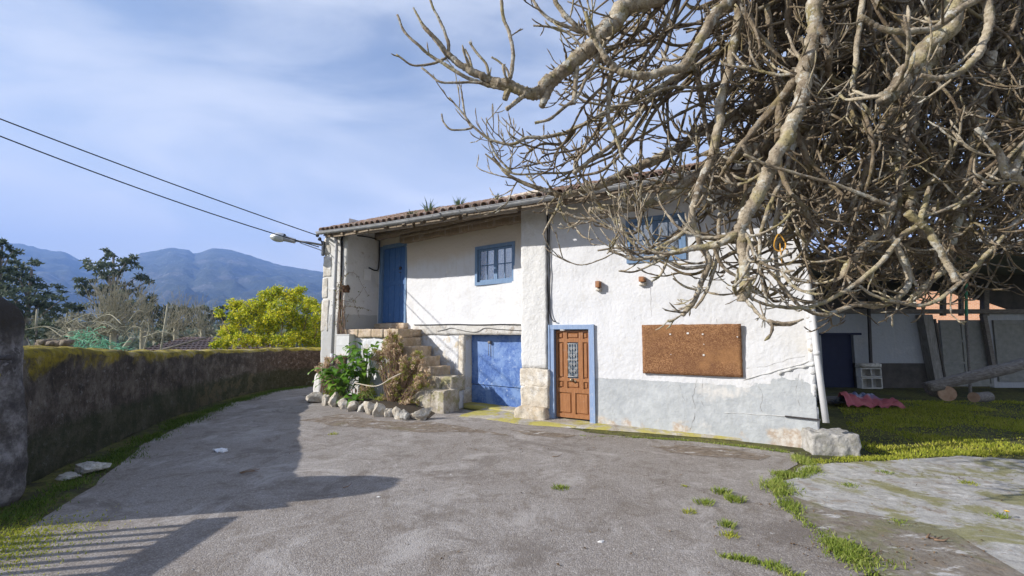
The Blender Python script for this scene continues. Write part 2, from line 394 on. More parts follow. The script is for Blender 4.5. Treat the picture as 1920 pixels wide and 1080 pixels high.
# broken plaster ledges low on the right, following the diagonal crack
b=MB()
def wy(x,z): v=Vector((x,0,z)); return mn.noise(v*.8)*.018*2.2+mn.noise(v*3)*.018*.7+mn.noise(v*8)*.018*.3
def ledge(pxs,w,h,seed):
    pts=[]
    for u,v in pxs: s_,z_=hs(u,v); pts.append((s_,-.005,z_))
    pts=spline(pts,7)
    pts=[p+mn.noise_vector(p*6)*.012 for p in pts]
    for p in pts: p.y=wy(p.x,p.z)-.002
    b.tube(pts,[w*(.35+1.5*abs(mn.noise(p*9+Vector((seed,0,0))))) for p in pts],6)
def lbuild():
    global b
    b.build('plaster_ledge',W('ledge',lambda:plaster('ledge_plaster','plain',(.50,.50,.49))),HO,True); b=MB()
ledge([(1394,712),(1430,703),(1465,692),(1500,683),(1527,673)],.020,.03,1); lbuild()
ledge([(1358,774),(1400,776),(1440,778),(1478,780)],.009,.03,2); lbuild()
ledge([(1460,700),(1490,690),(1528,684)],.03,.02,3)
b.build('plaster_ledge',W('ledge',lambda:plaster('ledge_plaster','plain',(.50,.50,.49))),HO,True)
b=MB(); a1=hs(1472,780)
b.tube([(a1[0],-.03,a1[1]),(SR+.05,-.05,a1[1]-.01)],.014,6); b.build('rusty_bar',IRON,HO)
CRK=simple('crack_shadow',(.16,.15,.14),(.30,.28,.26),9,1)
for px,w_ in [([(1306,712),(1303,730),(1299,748),(1304,765),(1301,785),(1294,808)],.0045),([(1318,708),(1316,728),(1311,740),(1318,760)],.004),([(1222,595),(1221,560),(1219,530),(1212,515)],.003),([(1422,724),(1430,740),(1426,762),(1432,778)],.004),([(1345,582),(1343,596),(1346,606)],.003),([(1112,536),(1118,540),(1119,549)],.003),([(1274,718),(1280,740),(1287,760)],.003),([(1140,800),(1200,806),(1260,808),(1330,816)],.004),([(1400,690),(1440,686),(1480,672),(1510,668)],.004),([(1500,700),(1492,730),(1500,760)],.0035)]:
    b=MB(); pts=[]
    for u,v in px: s_,z_=hs(u,v); pts.append((s_,0,z_))
    pts=spline(pts,8); pts=[Vector((p.x,0,p.z))+mn.noise_vector(p*14)*.018 for p in pts]
    for p in pts: p.y=wy(p.x,p.z)+.001
    b.tube(pts,[w_*(.5+abs(mn.noise(p*20))) for p in pts],4); b.build('plaster_crack',CRK,HO)
# crumbled right edge of the front
b=MB()
for k in range(26):
    z=.1+k*.17; b.rough((SR-.06,-.004,z),(SR+.012+random.random()*.022,.12,z+.172+random.random()*.06),.04,.012,9,k,rnd=.006)
b.build('corner_edge',RUB,HO,True)
# --------------------------------------------------- left pillar, side wall, recess
b=MB(); b.rough((S0,-.03,-.1),(SL+.0,1.2,4.6),.09,.02,2.2,3,rnd=.03); 
PIL=b.build('corner_pillar',W('pil',lambda:plaster('pillar_plaster','side',(.58,.57,.54))),HO,True)
b=MB()
for (z0,z1,x0,x1,sd) in [(3.35,3.95,S0-.015,S0+.36,1),(2.75,3.33,S0-.02,S0+.22,2),(1.8,2.7,S0-.012,S0+.3,4),(4.0,4.45,S0-.015,S0+.28,5)]:
    b.rough((x0,-.04,z0),(x1,.2,z1),.06,.012,5,sd,rnd=.012)
b.build('corner_stone',stone('patched_corner_stone',(.40,.36,.30),(.66,.63,.57),.4),HO,True)
b=MB(); b.rough((S0-.08,-.24,-.1),(S0+.34,.25,.66),.05,.035,4,9,rnd=.13,taper=.78)
b.build('guard_stone',W('gs',lambda:stone('whitewashed_stone',(.60,.57,.52),(.78,.77,.74),.6)),HO,True)
b=MB()   # side wall of the recess, faces right
vs=[];fs=[];n=12;m=44
for j in range(m+1):
    for i in range(n+1):
        y=-.02+(1.16)*i/n; z=4.95*j/m; v=Vector((9,y,z)); vs.append((SL+.012+mn.noise(v*2)*.02,y,z))
for j in range(m):
    for i in range(n): q=j*(n+1)+i; fs.append((q,q+1,q+n+2,q+n+1))
b.add(vs,fs); b.build('side_wall',WSIDE,HO,True)
# recess wall
DU=(rs(712,560)[0],rs(761,560)[0],2.04,4.30); WU=(rs(893,500)[0],rs(964,500)[0],rs(930,530)[1],rs(930,460)[1]); GD=(rs(873,700)[0],RL+.05,.02,rs(920,628)[1])
b=MB(); wallgrid(b,-.25,RL+.12,-.05,4.98,[DU,WU,GD],0,M=RM)
b.build('recess_wall',WREC,HO,True)
# timber head over the recess
b=MB(); 
b.rough((1.15,-.16,4.27),(RL+.1,.03,4.52),.07,.03,3,5,M=RM); b.build('head_beam',W('hb',lambda:plaster('crumbling_head','pier',(.24,.18,.12))),HO,True)
b=MB(); b.rough((-.1,-.20,4.50),(RL+.1,-.02,4.70),.09,.02,3,6,M=RM)
b.rough((1.2,-.185,4.40),(RL+.05,-.10,4.50),.08,.015,3,8,M=RM); b.build('head_beam',BEAM,HO,True)
# ledge under the upper recess wall and concrete lintel over the garage
zt=rs(870,608)[1]
b=MB(); b.rough((rs(776,608)[0],-.06,GD[3]+.0),(RL+.06,.05,zt),.06,.008,4,3,rnd=.012,M=RM); b.build('concrete_lintel',W('lin',lambda:concrete('lintel_concrete',(.46,.44,.41),(.60,.59,.56),(.5,.47,.4),.3)),HO,True)
b=MB(); b.rough((GD[0]-.19,-.07,.40),(GD[0]+.0,.32,GD[3]-.003),.06,.014,4,3,M=RM,rnd=.02); b.rough((GD[0]-.30,-.09,-.05),(GD[0]+.01,.32,.397),.06,.018,4,5,M=RM,rnd=.03)
b.build('door_jamb',LIMESTONE,HO,True)
# rubble under the ledge beside the stair
b=MB(); b.rough((1.2,-.035,-.05),(GD[0]-.2,.05,GD[3]-.004),.08,.03,3.5,12,M=RM); b.build('rubble_wall',RUB,HO,True)
# main pier
b=MB(); pa,pb=.255,.868
b.rough((pa,-.07,1.03),(pb,.60,4.6),.04,.013,7,21,rnd=.03); PR=b.build('stone_pier',W('pp',lambda:plaster('pier_plaster','pier',(.62,.615,.60))),HO,True)
b=MB()
for z0,z1,x0,x1,sd in [(.68,1.02,pa+.0,pb+.05,3),(.26,.67,pa+.02,pb+.04,4)]:
    b.rough((x0,-.085-.008*sd,z0-.012),(x1,.62,z1+.012),.035,.02,7,sd*5,rnd=.012)
b.build('pier_stone',LIMESTONE,HO,True)
b=MB(); b.rough((pa-.06,-.26,-.04),(pb+.035,.5,.27),.04,.035,5,31,rnd=.08); b.build('pier_foot',STONE,HO,True)
# --------------------------------------------------- wooden pegs
for i,(u0,v0,u1,v1) in enumerate([(1117,527,1124,539),(1198,519,1208,528)]):
    a=hs(u0,v0,-.1); c=hs(u1,v1,-.1); b=MB(); b.rough((a[0],-.14,c[1]),(c[0],.04,a[1]),.03,.004,9,i,rnd=.006)
    p=b.build('timber_stub',WOOD,HO)
    b=MB(); b.rough((a[0]-.01,-.09,c[1]-.07),(c[0]+.015,.02,c[1]-.003),.03,.004,9,i,rnd=.01); b.build('stone_pad',LIMESTONE,p,True)
# --------------------------------------------------- windows
def window(M,hole,y,paint,cas=2,label=None,rot=0):
    x0,x1,z0,z1=hole; b=MB(); f=.075
    b.box((x0-.03,y-.02,z0-.03),(x0+f-.03,y+.10,z1+.03),0,M); b.box((x1-f+.03,y-.02,z0-.03),(x1+.03,y+.10,z1+.03),0,M)
    b.box((x0+f-.031,y-.022,z1-f+.03),(x1-f+.031,y+.10,z1+.031),0,M); b.box((x0+f-.031,y-.022,z0-.031),(x1-f+.031,y+.10,z0+f-.03),0,M)
    # moulding
    for q in (0,): pass
    root=b.build('window',paint,HO,label=label)
    i0,i1,j0,j1=x0+f-.03,x1-f+.03,z0+f-.03,z1-f+.03; w=(i1-i0)/cas; s=.05
    for k in range(cas):
        a=i0+k*w+.002; c=a+w-.004; b=MB(); yy=y+.035
        b.box((a,yy,j0+.002),(a+s,yy+.035,j1-.002),0,M); b.box((c-s,yy,j0+.002),(c,yy+.035,j1-.002),0,M)
        b.box((a+s,yy-.001,j0+.003),(c-s,yy+.034,j0+s),0,M); b.box((a+s,yy-.001,j1-s),(c-s,yy+.034,j1-.003),0,M)
        mx=(a+c)/2; mz=(j0+j1)/2
        b.box((mx-.011,yy+.003,j0+s),(mx+.011,yy+.03,j1-s),0,M); b.box((a+s,yy+.005,mz-.011),(mx-.011,yy+.028,mz+.011),0,M); b.box((mx+.011,yy+.005,mz-.011),(c-s,yy+.028,mz+.011),0,M)
        b.build('casement',paint,root)
        b=MB(); b.box((a+s-.01,yy+.014,j0+s-.01),(c-s+.01,yy+.019,j1-s+.01),0,M); b.build('pane',GLASS,root)
        b=MB(); n=46; vs=[];fs=[]
        for q in range(n+1):
            xx=a+s-.01+(c-a-2*s+.02)*q/n; dy=.014*math.sin(q*1.15+k*2)+.010*math.sin(q*.53+k)
            vs+= [(xx,yy+.055+dy,j0+.02),(xx,yy+.055+dy*.7,j1-.02)]
        fs=[(2*q,2*q+2,2*q+3,2*q+1) for q in range(n)]; b.add(vs,fs,0,M); b.build('curtain',CURT,root,True)
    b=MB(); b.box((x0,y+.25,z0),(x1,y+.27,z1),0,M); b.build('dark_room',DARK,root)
def glass():
    m=Mat('window_glass',.05); tr=m.n.new('ShaderNodeBsdfTransparent'); tr.inputs[0].default_value=(.92,.95,.97,1); gl=m.n.new('ShaderNodeBsdfGlossy'); gl.inputs['Roughness'].default_value=.04
    mx=m.n.new('ShaderNodeMixShader'); fr=m.n.new('ShaderNodeFresnel'); fr.inputs[0].default_value=1.5
    m.link(m.math('ADD',fr.outputs[0],.16,clamp=True),mx.inputs[0]); m.link(tr.outputs[0],mx.inputs[1]); m.link(gl.outputs[0],mx.inputs[2]); m.link(mx.outputs[0],m.out.inputs[0]); return m.m
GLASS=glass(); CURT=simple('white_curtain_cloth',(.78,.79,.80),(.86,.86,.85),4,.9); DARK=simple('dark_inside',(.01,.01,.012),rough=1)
window(RM,WU,.0,BLUE2,label='blue casement window with white curtains beside the pier')
window(Matrix.Identity(4),WN,.0,BLUE2,label='blue casement window behind the fig branches')
# --------------------------------------------------- upper blue door
x0,x1,z0,z1=DU; b=MB()
b.box((x0-.01,-.03,z0),(x0+.11,.16,z1+.0),0,RM); b.box((x1-.05,-.02,z0),(x1+.02,.16,z1),0,RM); b.box((x0+.11,-.028,z1-.08),(x1-.05,.158,z1+.03),0,RM)
UD=b.build('upper_door',BLUE2,HO,label='tall blue plank door at the stair head')
b=MB(); a0,a1=x0+.112,x1-.052; w=(a1-a0)/4
for k in range(4):
    b.box((a0+k*w+.006,.04,z0+.02),(a0+(k+1)*w-.006,.075,z1-.085),0,RM)
b.box((a0,.05,z0+.02),(a1,.07,z1-.09),0,RM)
zm=rs(737,531,.03)[1]; b.box((a0+.004,.022,zm-.06),(a1-.004,.045,zm+.06),0,RM)
b.build('door_leaf',BLUE,UD)
b=MB(); lk=rs(751,503,.03); b.tube([(lk[0],.01,lk[1]),(lk[0],.042,lk[1])],.05,14,0,RM); b.build('lock',IRON,UD,True); b=MB(); b.tube([(lk[0]-.02,.0,lk[1]-.12),(lk[0]+.06,.0,lk[1]-.13)],.012,6,0,RM); b.build('handle',IRON,UD,True)
b=MB(); b.rough((x0-.08,-.12,z0-.16),(x1+.10,.16,z0-.004),.05,.012,5,3,M=RM,rnd=.02); b.build('door_sill',STEPM,HO,True)
# --------------------------------------------------- garage door
x0,x1,z0,z1=GD; b=MB(); zq=rs(900,721,.2)[1]
xm=rs(927,740,.2)[0]
def sheet(xa,xb,za,zb,y,sd):
    n=10; m=10; vs=[];fs=[]
    for j in range(m+1):
        for i in range(n+1):
            p=Vector((xa+(xb-xa)*i/n,0,za+(zb-za)*j/m)); vs.append((p.x,y+.02*mn.noise(p*1.7+Vector((sd,0,0))),p.z))
    for j in range(m):
        for i in range(n): q=j*(n+1)+i; fs.append((q,q+1,q+n+2,q+n+1))
    b.add(vs,fs,0,RM)
sheet(x0+.01,x1,zq+.006,z1-.01,.205,1); sheet(x0+.02,xm-.006,z0+.03,zq-.01,.215,2); sheet(xm+.008,x1,z0-.01,zq-.012,.205,3)
b.box((x0+.02,.235,z0+.02),(x1,.26,z1),0,RM)
GG=b.build('garage_door',GARB,HO,True,label='worn blue sheet door below the lintel')
b=MB(); q=rs(919,642,.18); b.rough((q[0]-.05,.13,q[1]-.03),(q[0]+.04,.20,q[1]+.04),.03,.01,9,3,M=RM); b.tube([(q[0]-.04,.17,q[1]),(q[0]-.045,.175,q[1]-.32)],.006,5,0,RM); b.tube([(q[0]+.03,.17,q[1]),(q[0]+.04,.175,q[1]-.36)],.006,5,0,RM)
b.build('door_catch',TIMB,GG,True)
b=MB(); b.rough((x0-.02,-.25,-.05),(x1,.3,.075),.08,.012,3,3,M=RM); b.build('threshold',APRON,HO,True)
# --------------------------------------------------- brown front door
x0,x1,z0,z1=DW; b=MB()
fz=.03
b.box((x0-.085,-.035,fz),(x0+.025,.12,z1+.0)); b.box((x1-.02,-.045,fz),(x1+.085,.12,z1+.0)); b.box((x0-.085,-.04,z1-.003),(x1+.087,.12,z1+.085))
b.box((x0-.095,-.05,fz),(x0-.062,-.034,z1+.09)); b.box((x1+.052,-.06,fz),(x1+.095,-.044,z1+.09))
FD=b.build('front_door',BLUE3,HO,label='panelled brown wooden door in a pale blue frame')
L=x0+.035; Rr=x1-.03; T=z1-.03; Bt=.09; Wd=Rr-L; Ht=T-Bt
b=MB(); yb=.075
b.box((L,yb,Bt),(Rr,yb+.03,T))
def X(t): return L+Wd*t
def Z(t): return T-Ht*t
def rail(xa,xb,ta,tb,dy=0): b.box((X(xa),yb-.028+dy,Z(tb)),(X(xb),yb+.004,Z(ta)))
# stiles and rails stand proud, panels lie between
rows=[(0,.022),(.095,.135),(.55,.585),(.665,.715),(.955,1)]
for k,(a,c) in enumerate(rows): rail(.0,1,a,c)
for xa,xb,ta,tb in [(0,.06,.022,.095),(.22,.33,.022,.095),(.68,.80,.022,.095),(.94,1,.022,.095),
                    (0,.06,.135,.55),(.23,.345,.135,.55),(.66,.79,.135,.55),(.94,1,.135,.55),
                    (0,.06,.585,.665),(.22,.33,.585,.665),(.68,.80,.585,.665),(.94,1,.585,.665),
                    (0,.06,.715,.955),(.45,.56,.715,.955),(.94,1,.715,.955)]: rail(xa,xb,ta,tb,.001)
def panel(xa,xb,ta,tb):
    xa,xb=X(xa),X(xb); zb,zt_=Z(tb),Z(ta); i=.014; k=.030
    o=[(xa+i,yb,zb+i),(xb-i,yb,zb+i),(xb-i,yb,zt_-i),(xa+i,yb,zt_-i)]; n_=[(xa+k,yb-.022,zb+k),(xb-k,yb-.022,zb+k),(xb-k,yb-.022,zt_-k),(xa+k,yb-.022,zt_-k)]
    b.add(o+n_,[(0,1,5,4),(1,2,6,5),(2,3,7,6),(3,0,4,7),(4,5,6,7)])
for q in [(.06,.22,.022,.095),(.33,.68,.022,.095),(.80,.94,.022,.095),(.06,.23,.135,.55),(.79,.94,.135,.55),(.06,.22,.585,.665),(.33,.68,.585,.665),(.80,.94,.585,.665),(.06,.45,.715,.955),(.56,.94,.715,.955)]: panel(*q)
b.build('door_leaf',WOOD,FD)
b=MB(); b.box((X(.345),yb-.006,Z(.55)),(X(.66),yb-.002,Z(.135))); b.build('door_glass',W('dg',lambda:simple('dim_glass',(.05,.07,.10),(.16,.20,.24),14,.15,spec=.6)),FD)
b=MB(); yg=yb-.03
for k in range(4): xx=X(.385+.077*k); b.tube([(xx,yg,Z(.155)),(xx,yg,Z(.53))],.0055,6)
for t in (.155,.34,.53): b.tube([(X(.35),yg,Z(t)),(X(.655),yg,Z(t))],.006,6)
def scroll(cx,cz,r,sg,fl):
    pts=[(cx+sg*r*(1-k/26)*math.cos(k*.42),yg-.004,cz+fl*r*(1-k/26)*math.sin(k*.42)) for k in range(20)]; b.tube(pts,.0045,5)
for cz in (.21,.29,.39,.47):
    for sg in (1,-1):
        scroll(X(.5)+sg*.035,Z(cz),.034,sg,1); scroll(X(.5)+sg*.075,Z(cz+.04),.028,-sg,-1)
b.build('grille',W('gr',lambda:simple('painted_iron_grille',(.38,.38,.37),(.55,.55,.54),20,.5)),FD,True)
b=MB(); kx,kz=X(.47),Z(.567); vs=[]
b.tube([(kx,yb-.03,kz),(kx,yb-.045,kz),(kx,yb-.055,kz),(kx,yb-.085,kz),(kx,yb-.095,kz)],[.034,.034,.014,.026,.012],12); b.tube([(kx+.07,yb-.03,kz-.025),(kx+.07,yb-.04,kz-.025)],.022,10); b.build('knob',W('kn',lambda:simple('dull_brass',(.35,.28,.18),(.5,.42,.3),20,.4,metal=.6)),FD,True)
b=MB(); b.rough((x0-.1,-.10,-.05),(x1+.1,.25,.055),.05,.012,5,3,rnd=.02); b.build('door_step',W('dsp',lambda:concrete('worn_doorstep',(.40,.37,.33),(.54,.52,.48),(.40,.36,.10),.5)),HO,True)
# --------------------------------------------------- stair and landing
LZ=hs(700,617,0)[1]
xe=hs(772,630,.45)[0]
ST=[]  # right end s, top z, front d, bottom z
b=MB(); b.rough((SL+.0,.02,-.05),(xe-.03,1.3,LZ-.20),.09,.03,3,2,rnd=.03); LW=b.build('staircase',RUB,HO,True)
b=MB()
xe=hs(772,630,.45)[0]; xs=[SL+(xe-SL)*q for q in (0,.27,.52,.74,1)]
for k in range(4): b.rough((xs[k]+.008,-.04+.01*(k%2),LZ-.22),(xs[k+1]-.008,.5,LZ+.0),.04,.014,7,k,rnd=.012)
b.rough((SL+.02,.5,LZ-.2),(xs[-1],1.3,LZ-.01),.1,.01,4,9); b.build('landing_slab',STEPM,LW,True)
steps=[(789,634,.00,762),(807,651,-.02,760),(824,671,-.04,775),(843,690,-.08,780),(871,709,-.14,785),(860,736,-.48,800)]
zs_=[hs(u,v,d)[1] for u,v,d,_ in steps]+[0.0]
for k,(u,v,d,ul) in enumerate(steps):
    dep=[.80,.72,.66,.62,.52,.55][k]; sr=hs(u,v,d+dep-.06)[0]; sl=hs(ul-45,v,d)[0]; zt_=zs_[k]; zb=zs_[k+1]
    b=MB(); mid=sr-.26-.06*(k%3)
    b.rough((sl,d,zb-.06),(mid-.006,d+dep,zt_),.035,.02,7,k,rnd=.014); b.rough((mid+.006,d-.015,zb-.06),(sr,d+dep-.02,zt_+.006),.035,.02,7,k+9,rnd=.014)
    b.build('step',STEPM if k<4 else MOSSY,LW,True)
    if k: 
        b=MB(); b.rough((sl-.3,d+.05,-.05),(sr-.06,d+dep,zb-.03),.1,.02,4,k); b.build('step_base',RUB,LW,True)
# --------------------------------------------------- roof
b=MB(); TH=R(20); ct,stt=math.cos(TH),math.sin(TH)
sg=.215; rowl=.42; k=0; s=EV[0][0]-.02
while s<EV[-1][0]+.1:
    d0,z0=eave(s); z0+=.028; d0-=.02
    for r_ in range(11):
        jit=mn.noise(Vector((s*3,r_*1.7,0)))
        y0=r_*rowl*.86-(.02+.03*jit if r_==0 else 0); y1=y0+rowl; rr=.092*(1+.06*jit); N=7; vs=[];up=.012+(.0 if r_ else 0)
        ax=jit*.02
        for (yy,ra,lift) in ((y0,rr,.03),(y1,rr*.82,.0)):
            for i in range(N+1):
                a=PI*i/N; vs.append((s+ax+ra*math.cos(a), d0+yy*ct-(lift+ra*.9*math.sin(a))*stt, z0+yy*stt+(lift+ra*.9*math.sin(a))*ct))
            for i in range(N+1):
                a=PI*i/N; q=ra-.016; vs.append((s+ax+q*math.cos(a), d0+yy*ct-(lift+q*.9*math.sin(a))*stt, z0+yy*stt+(lift+q*.9*math.sin(a))*ct))
        n1=N+1; fs=[]
        for i in range(N):
            fs+= [(i+1,i,i+2*n1,i+1+2*n1),(n1+i,n1+i+1,n1+i+1+2*n1,n1+i+2*n1),(i,i+1,n1+i+1,n1+i)]
        b.add(vs,fs)
        # channel tile between
        vs=[];fs=[]
        for (yy,lift) in ((y0+.03,.02),(y1,.0)):
            for i in range(N+1):
                a=PI+PI*i/N; vs.append((s+sg/2+.085*math.cos(a), d0+yy*ct-(lift+.05+.06*math.sin(a))*stt, z0+yy*stt+(lift+.045+.06*math.sin(a))*ct-.01))
        for i in range(N): fs.append((i,i+1,i+n1+1,i+n1))
        b.add(vs,fs)
    s+=sg*(1+.03*mn.noise(Vector((s,5,5))))
sR=EV[-1][0]+.15
rp=lambda s_,y,dz=0:(s_,eave(s_)[0]+y*ct,eave(s_)[1]+y*stt+dz)
# back slope and under-sheet
vs=[rp(EV[0][0]-.1,4.0,.05),rp(sR,4.0,.05)]; 
b.add([vs[0],vs[1],(sR,7.4,4.5),(EV[0][0]-.1,7.4,4.5)],[(0,1,2,3)])
RF=b.build('roof',TILE,HO,True)
b=MB(); ss=[EV[0][0]-.05+(sR-EV[0][0])*i/40 for i in range(41)]; vs=[]
for q in ss: vs+=[rp(q,.02,.0),rp(q,4.0,.0)]
b.add(vs,[(2*i,2*i+2,2*i+3,2*i+1) for i in range(40)]); b.build('soffit',BEAM,RF)
q=EV[0][0]; k=0
while q<sR:
    b=MB(); d0,z0=eave(q); zt_=-.012
    L0=.05+.12*abs(mn.noise(Vector((q*3,0,0)))); L1=2.2
    p=[rp(q,L0,-.115),rp(q+.09,L0,-.115),rp(q+.09,L1,-.115),rp(q,L1,-.115),rp(q,L0,zt_),rp(q+.09,L0,zt_),rp(q+.09,L1,zt_),rp(q,L1,zt_)]
    b.hexa(p); b.build('rafter',BEAM,RF); q+=.62
# fascia plank, broken in places
b=MB()
for a,c,dz in [(-5.9,-3.9,-.10),(-3.85,-2.3,-.11),(-2.2,-.9,-.10),(-.8,.6,-.115),(.7,1.6,-.10),(1.7,SR+.3,-.1)]:
    da,za=eave(a); dc,zc=eave(c); b.hexa([(a,da+.10,za+dz-.03),(c,dc+.10,zc+dz-.03),(c,dc+.13,zc+dz-.03),(a,da+.13,za+dz-.03),(a,da+.10,za+.0),(c,dc+.10,zc+.0),(c,dc+.13,zc+.0),(a,da+.13,za+.0)])
b.build('fascia_board',BEAM,RF)
# wall plate under the eave over the main front
b=MB(); b.rough((.9,-.12,4.36),(SR,-.02,4.52),.1,.012,3,1); b.build('wall_plate',BEAM,HO,True)
# gutter
b=MB(); N=8; gp=[Vector((e[0],e[1]-.07,e[2]-.02)) for e in EV]; gp[0].x-=.06; gp=spline(gp,4)
vs=[];fs=[]
for p in gp:
    for rr in (.068,.062):
        for i in range(N+1):
            a=PI+PI*i/N; vs.append((p.x,p.y+rr*math.cos(a),p.z+.02+rr*math.sin(a)))
n2=2*(N+1)
for j in range(len(gp)-1):
    for i in range(N):
        q=j*n2+i; fs.append((q,q+1,q+1+n2,q+n2)); q+=N+1; fs.append((q+1,q,q+n2,q+1+n2))
    q=j*n2; fs.append((q,q+n2,q+n2+N+1,q+N+1)); q+=N; fs.append((q+n2,q,q+N+1,q+n2+N+1))
b.add(vs,fs); p=gp[0]; b.add([(p.x,p.y+.066*math.cos(PI+PI*i/N),p.z+.02+.066*math.sin(PI+PI*i/N)) for i in range(N+1)],[tuple(range(N+1))])
b.tube([(g.x,g.y-.07,g.z+.022) for g in gp],.009,6)
GU=b.build('gutter',ZINC,HO,True)
q=EV[0][0]+.4
while q<EV[-1][0]:
    b=MB(); d0,z0=eave(q); pts=[(q,d0-.07+.071*math.cos(PI+PI*i/8),z0+.0+.071*math.sin(PI+PI*i/8)) for i in range(9)]; b.tube(pts,.007,5); b.build('gutter_bracket',ZINC,GU); q+=.75
# downpipes
b=MB(); s1,z1_=hs(630,440,-.18); s2,_=hs(622,660,-.14)
b.tube([(s1,-.19,z1_-.03),(s1-.01,-.14,z1_-.3),(s2,-.12,1.2)],.045,12); b.tube([(s1-.012,-.14,3.0),(s1-.012,-.14,2.93)],.05,12); b.tube([(s2-.003,-.12,1.2),(s2,-.12,.75)],.052,12); b.build('downpipe',PVC,HO,True,label='grey downpipe on the left corner pillar')
b=MB(); a=hs(1517,545,-.12); c=hs(1549,793,-.35)
b.tube([(EV[-1][0]-.12,-.97,4.3),(EV[-1][0]-.14,-.9,4.15),(a[0]-.03,-.12,3.9),(a[0],-.12,a[1]),(hs(1524,600,-.13)[0],-.13,2.1),(hs(1532,670,-.18)[0],-.18,hs(1532,670,-.18)[1]),(c[0],-.35,c[1])],.043,12)
for u,v,d in [(1523,600,-.13),(1531,662,-.18)]: q=hs(u,v,d); b.tube([(q[0]-.002,d,q[1]+.03),(q[0]+.003,d-.003,q[1]-.03)],.048,12)
b.build('downpipe',PVC,HO,True,label='white downpipe leaning out at the right corner')
# cables on the walls
def cable(px,fn,off,r,M=None,name='cable'):
    b=MB(); pts=[]
    for u,v in px: q=fn(u,v,off); pts.append((q[0],off,q[1]))
    b.tube(spline(pts,5),r,6,0,M); return b.build(name,CABLE,HO,True)
cable([(776,609),(800,609),(850,608),(900,609),(940,608),(978,609)],rs,-.08,.011,RM)
cable([(820,621),(835,618),(846,615),(860,618),(880,622),(895,622),(910,615),(930,617),(978,620)],rs,-.075,.006,RM)
cable([(1031,402),(1029,470),(1031,520),(1030,580),(1036,600),(1042,603)],hs,-.03,.012)
cable([(1027,402),(1025,470),(1027,560),(1025,700)],hs,-.01,.022)
b=MB(); q=[hs(646,445,.02),hs(643,560,.02),hs(641,690,.02)]; b.tube([(q[0][0],-.07,q[0][1]),(q[1][0],-.07,q[1][1]),(q[2][0],-.07,q[2][1])],.028,8)
zc=q[0][1]; b.tube(spline([(q[0][0],-.07,zc-.05),(q[0][0]+.06,.0,zc+.05),(SL+.07,.5,zc+.08),(SL+.08,1.0,zc+.06),(SL+.10,1.03,zc-.1),(SL+.09,1.03,zc-.75),(SL+.06,.95,zc-.85),(SL+.05,.7,zc-.8)],6),.019,6)
b.build('cable',CABLE,HO,True,label='thick black cable running down the left corner')
b=MB(); 
b.box((SL+.03,.55,3.28),(SL+.042,.80,3.60)); b.build('meter_cover',W('mc',lambda:simple('painted_cover',(.66,.65,.62),(.74,.73,.70),6,.8)),HO)
b=MB(); a=hs(636,628,-.1); c=hs(659,668,-.1); b.box((a[0]+.02,-.20,c[1]+.02),(c[0],.0,a[1])); b.box((a[0]+.01,-.21,(a[1]+c[1])/2),(c[0]+.01,.0,(a[1]+c[1])/2+.012)); b.box((a[0],-.215,a[1]-.001),(c[0]+.02,.0,a[1]+.02)); b.build('meter_box',W('mb',lambda:simple('grey_box_paint',(.50,.50,.49),(.60,.60,.58),6,.6)),HO)
b=MB(); 
for ii in range(9): b.rough((SL+.0+random.uniform(-.1,.12),-.12,.0),(SL+.1,-.02,.1),.1,.01)
# --------------------------------------------------- notice board
BM=HM
b=MB(); c4=[hs(1203,609,-.06),hs(1389,607,-.06),hs(1393,708,-.06),hs(1205,700,-.06)]
BD=thing('notice_board','large blank brown cork board fixed to the white wall right of the wooden door','notice board',HM@Matrix.Translation((c4[3][0],-.07,c4[3][1])))
n=30;m=16;vs=[];fs=[]
def bl(u,v):
    t=Vector((c4[0][0],c4[0][1])).lerp(Vector((c4[1][0],c4[1][1])),u); q=Vector((c4[3][0],c4[3][1])).lerp(Vector((c4[2][0],c4[2][1])),u); r_=q.lerp(t,v); return r_
for side,yy in ((0,-.048),(1,-.02)):
    for j in range(m+1):
        for i in range(n+1):
            p=bl(i/n,j/m); w=.012*mn.noise(Vector((i*.2,j*.3,1)))
            e=.008*mn.noise(Vector((i*2.1,j*1.9,4))) if i in(0,n) or j in(0,m) else 0
            vs.append((p.x+e,yy+w,p.y+e))
n1=n+1; half=n1*(m+1)
for j in range(m):
    for i in range(n):
        q=j*n1+i; fs.append((q,q+1,q+n1+1,q+n1)); q+=half; fs.append((q,q+n1,q+n1+1,q+1))
for i in range(n): fs.append((i,half+i,half+i+1,i+1)); q=m*n1+i; fs.append((q,q+1,half+q+1,half+q))
for j in range(m): q=j*n1; fs.append((q,q+n1,half+q+n1,half+q)); q+=n; fs.append((q,half+q,half+q+n1,q+n1))
b.add(vs,fs)
def cork():
    m=Mat('weathered_cork',.95); n=m.noise(1.5,6,.7); f=m.voro(90,m.map((1,1,1)),out='Color'); g=m.n.new('ShaderNodeSeparateColor'); m.link(f,g.inputs[0])
    c=m.ramp(g.outputs[0],[(0,(.12,.05,.022)),(.5,(.23,.112,.052)),(1,(.38,.21,.10))]); c=m.mix(m.math('MULTIPLY',m.step(n,.4,.62),.55),c,(.15,.07,.035)); c=m.mix(m.math('MULTIPLY',m.step(m.noise(.8,5,.6),.5,.6),.35),c,(.42,.22,.09))
    m.color(c); m.bump(m.voro(90),.6,.006); return m.m
MI=Matrix.Translation((c4[3][0],-.07,c4[3][1])).inverted()
b.build('cork_panel',cork(),BD,True,M=MI)
b=MB()
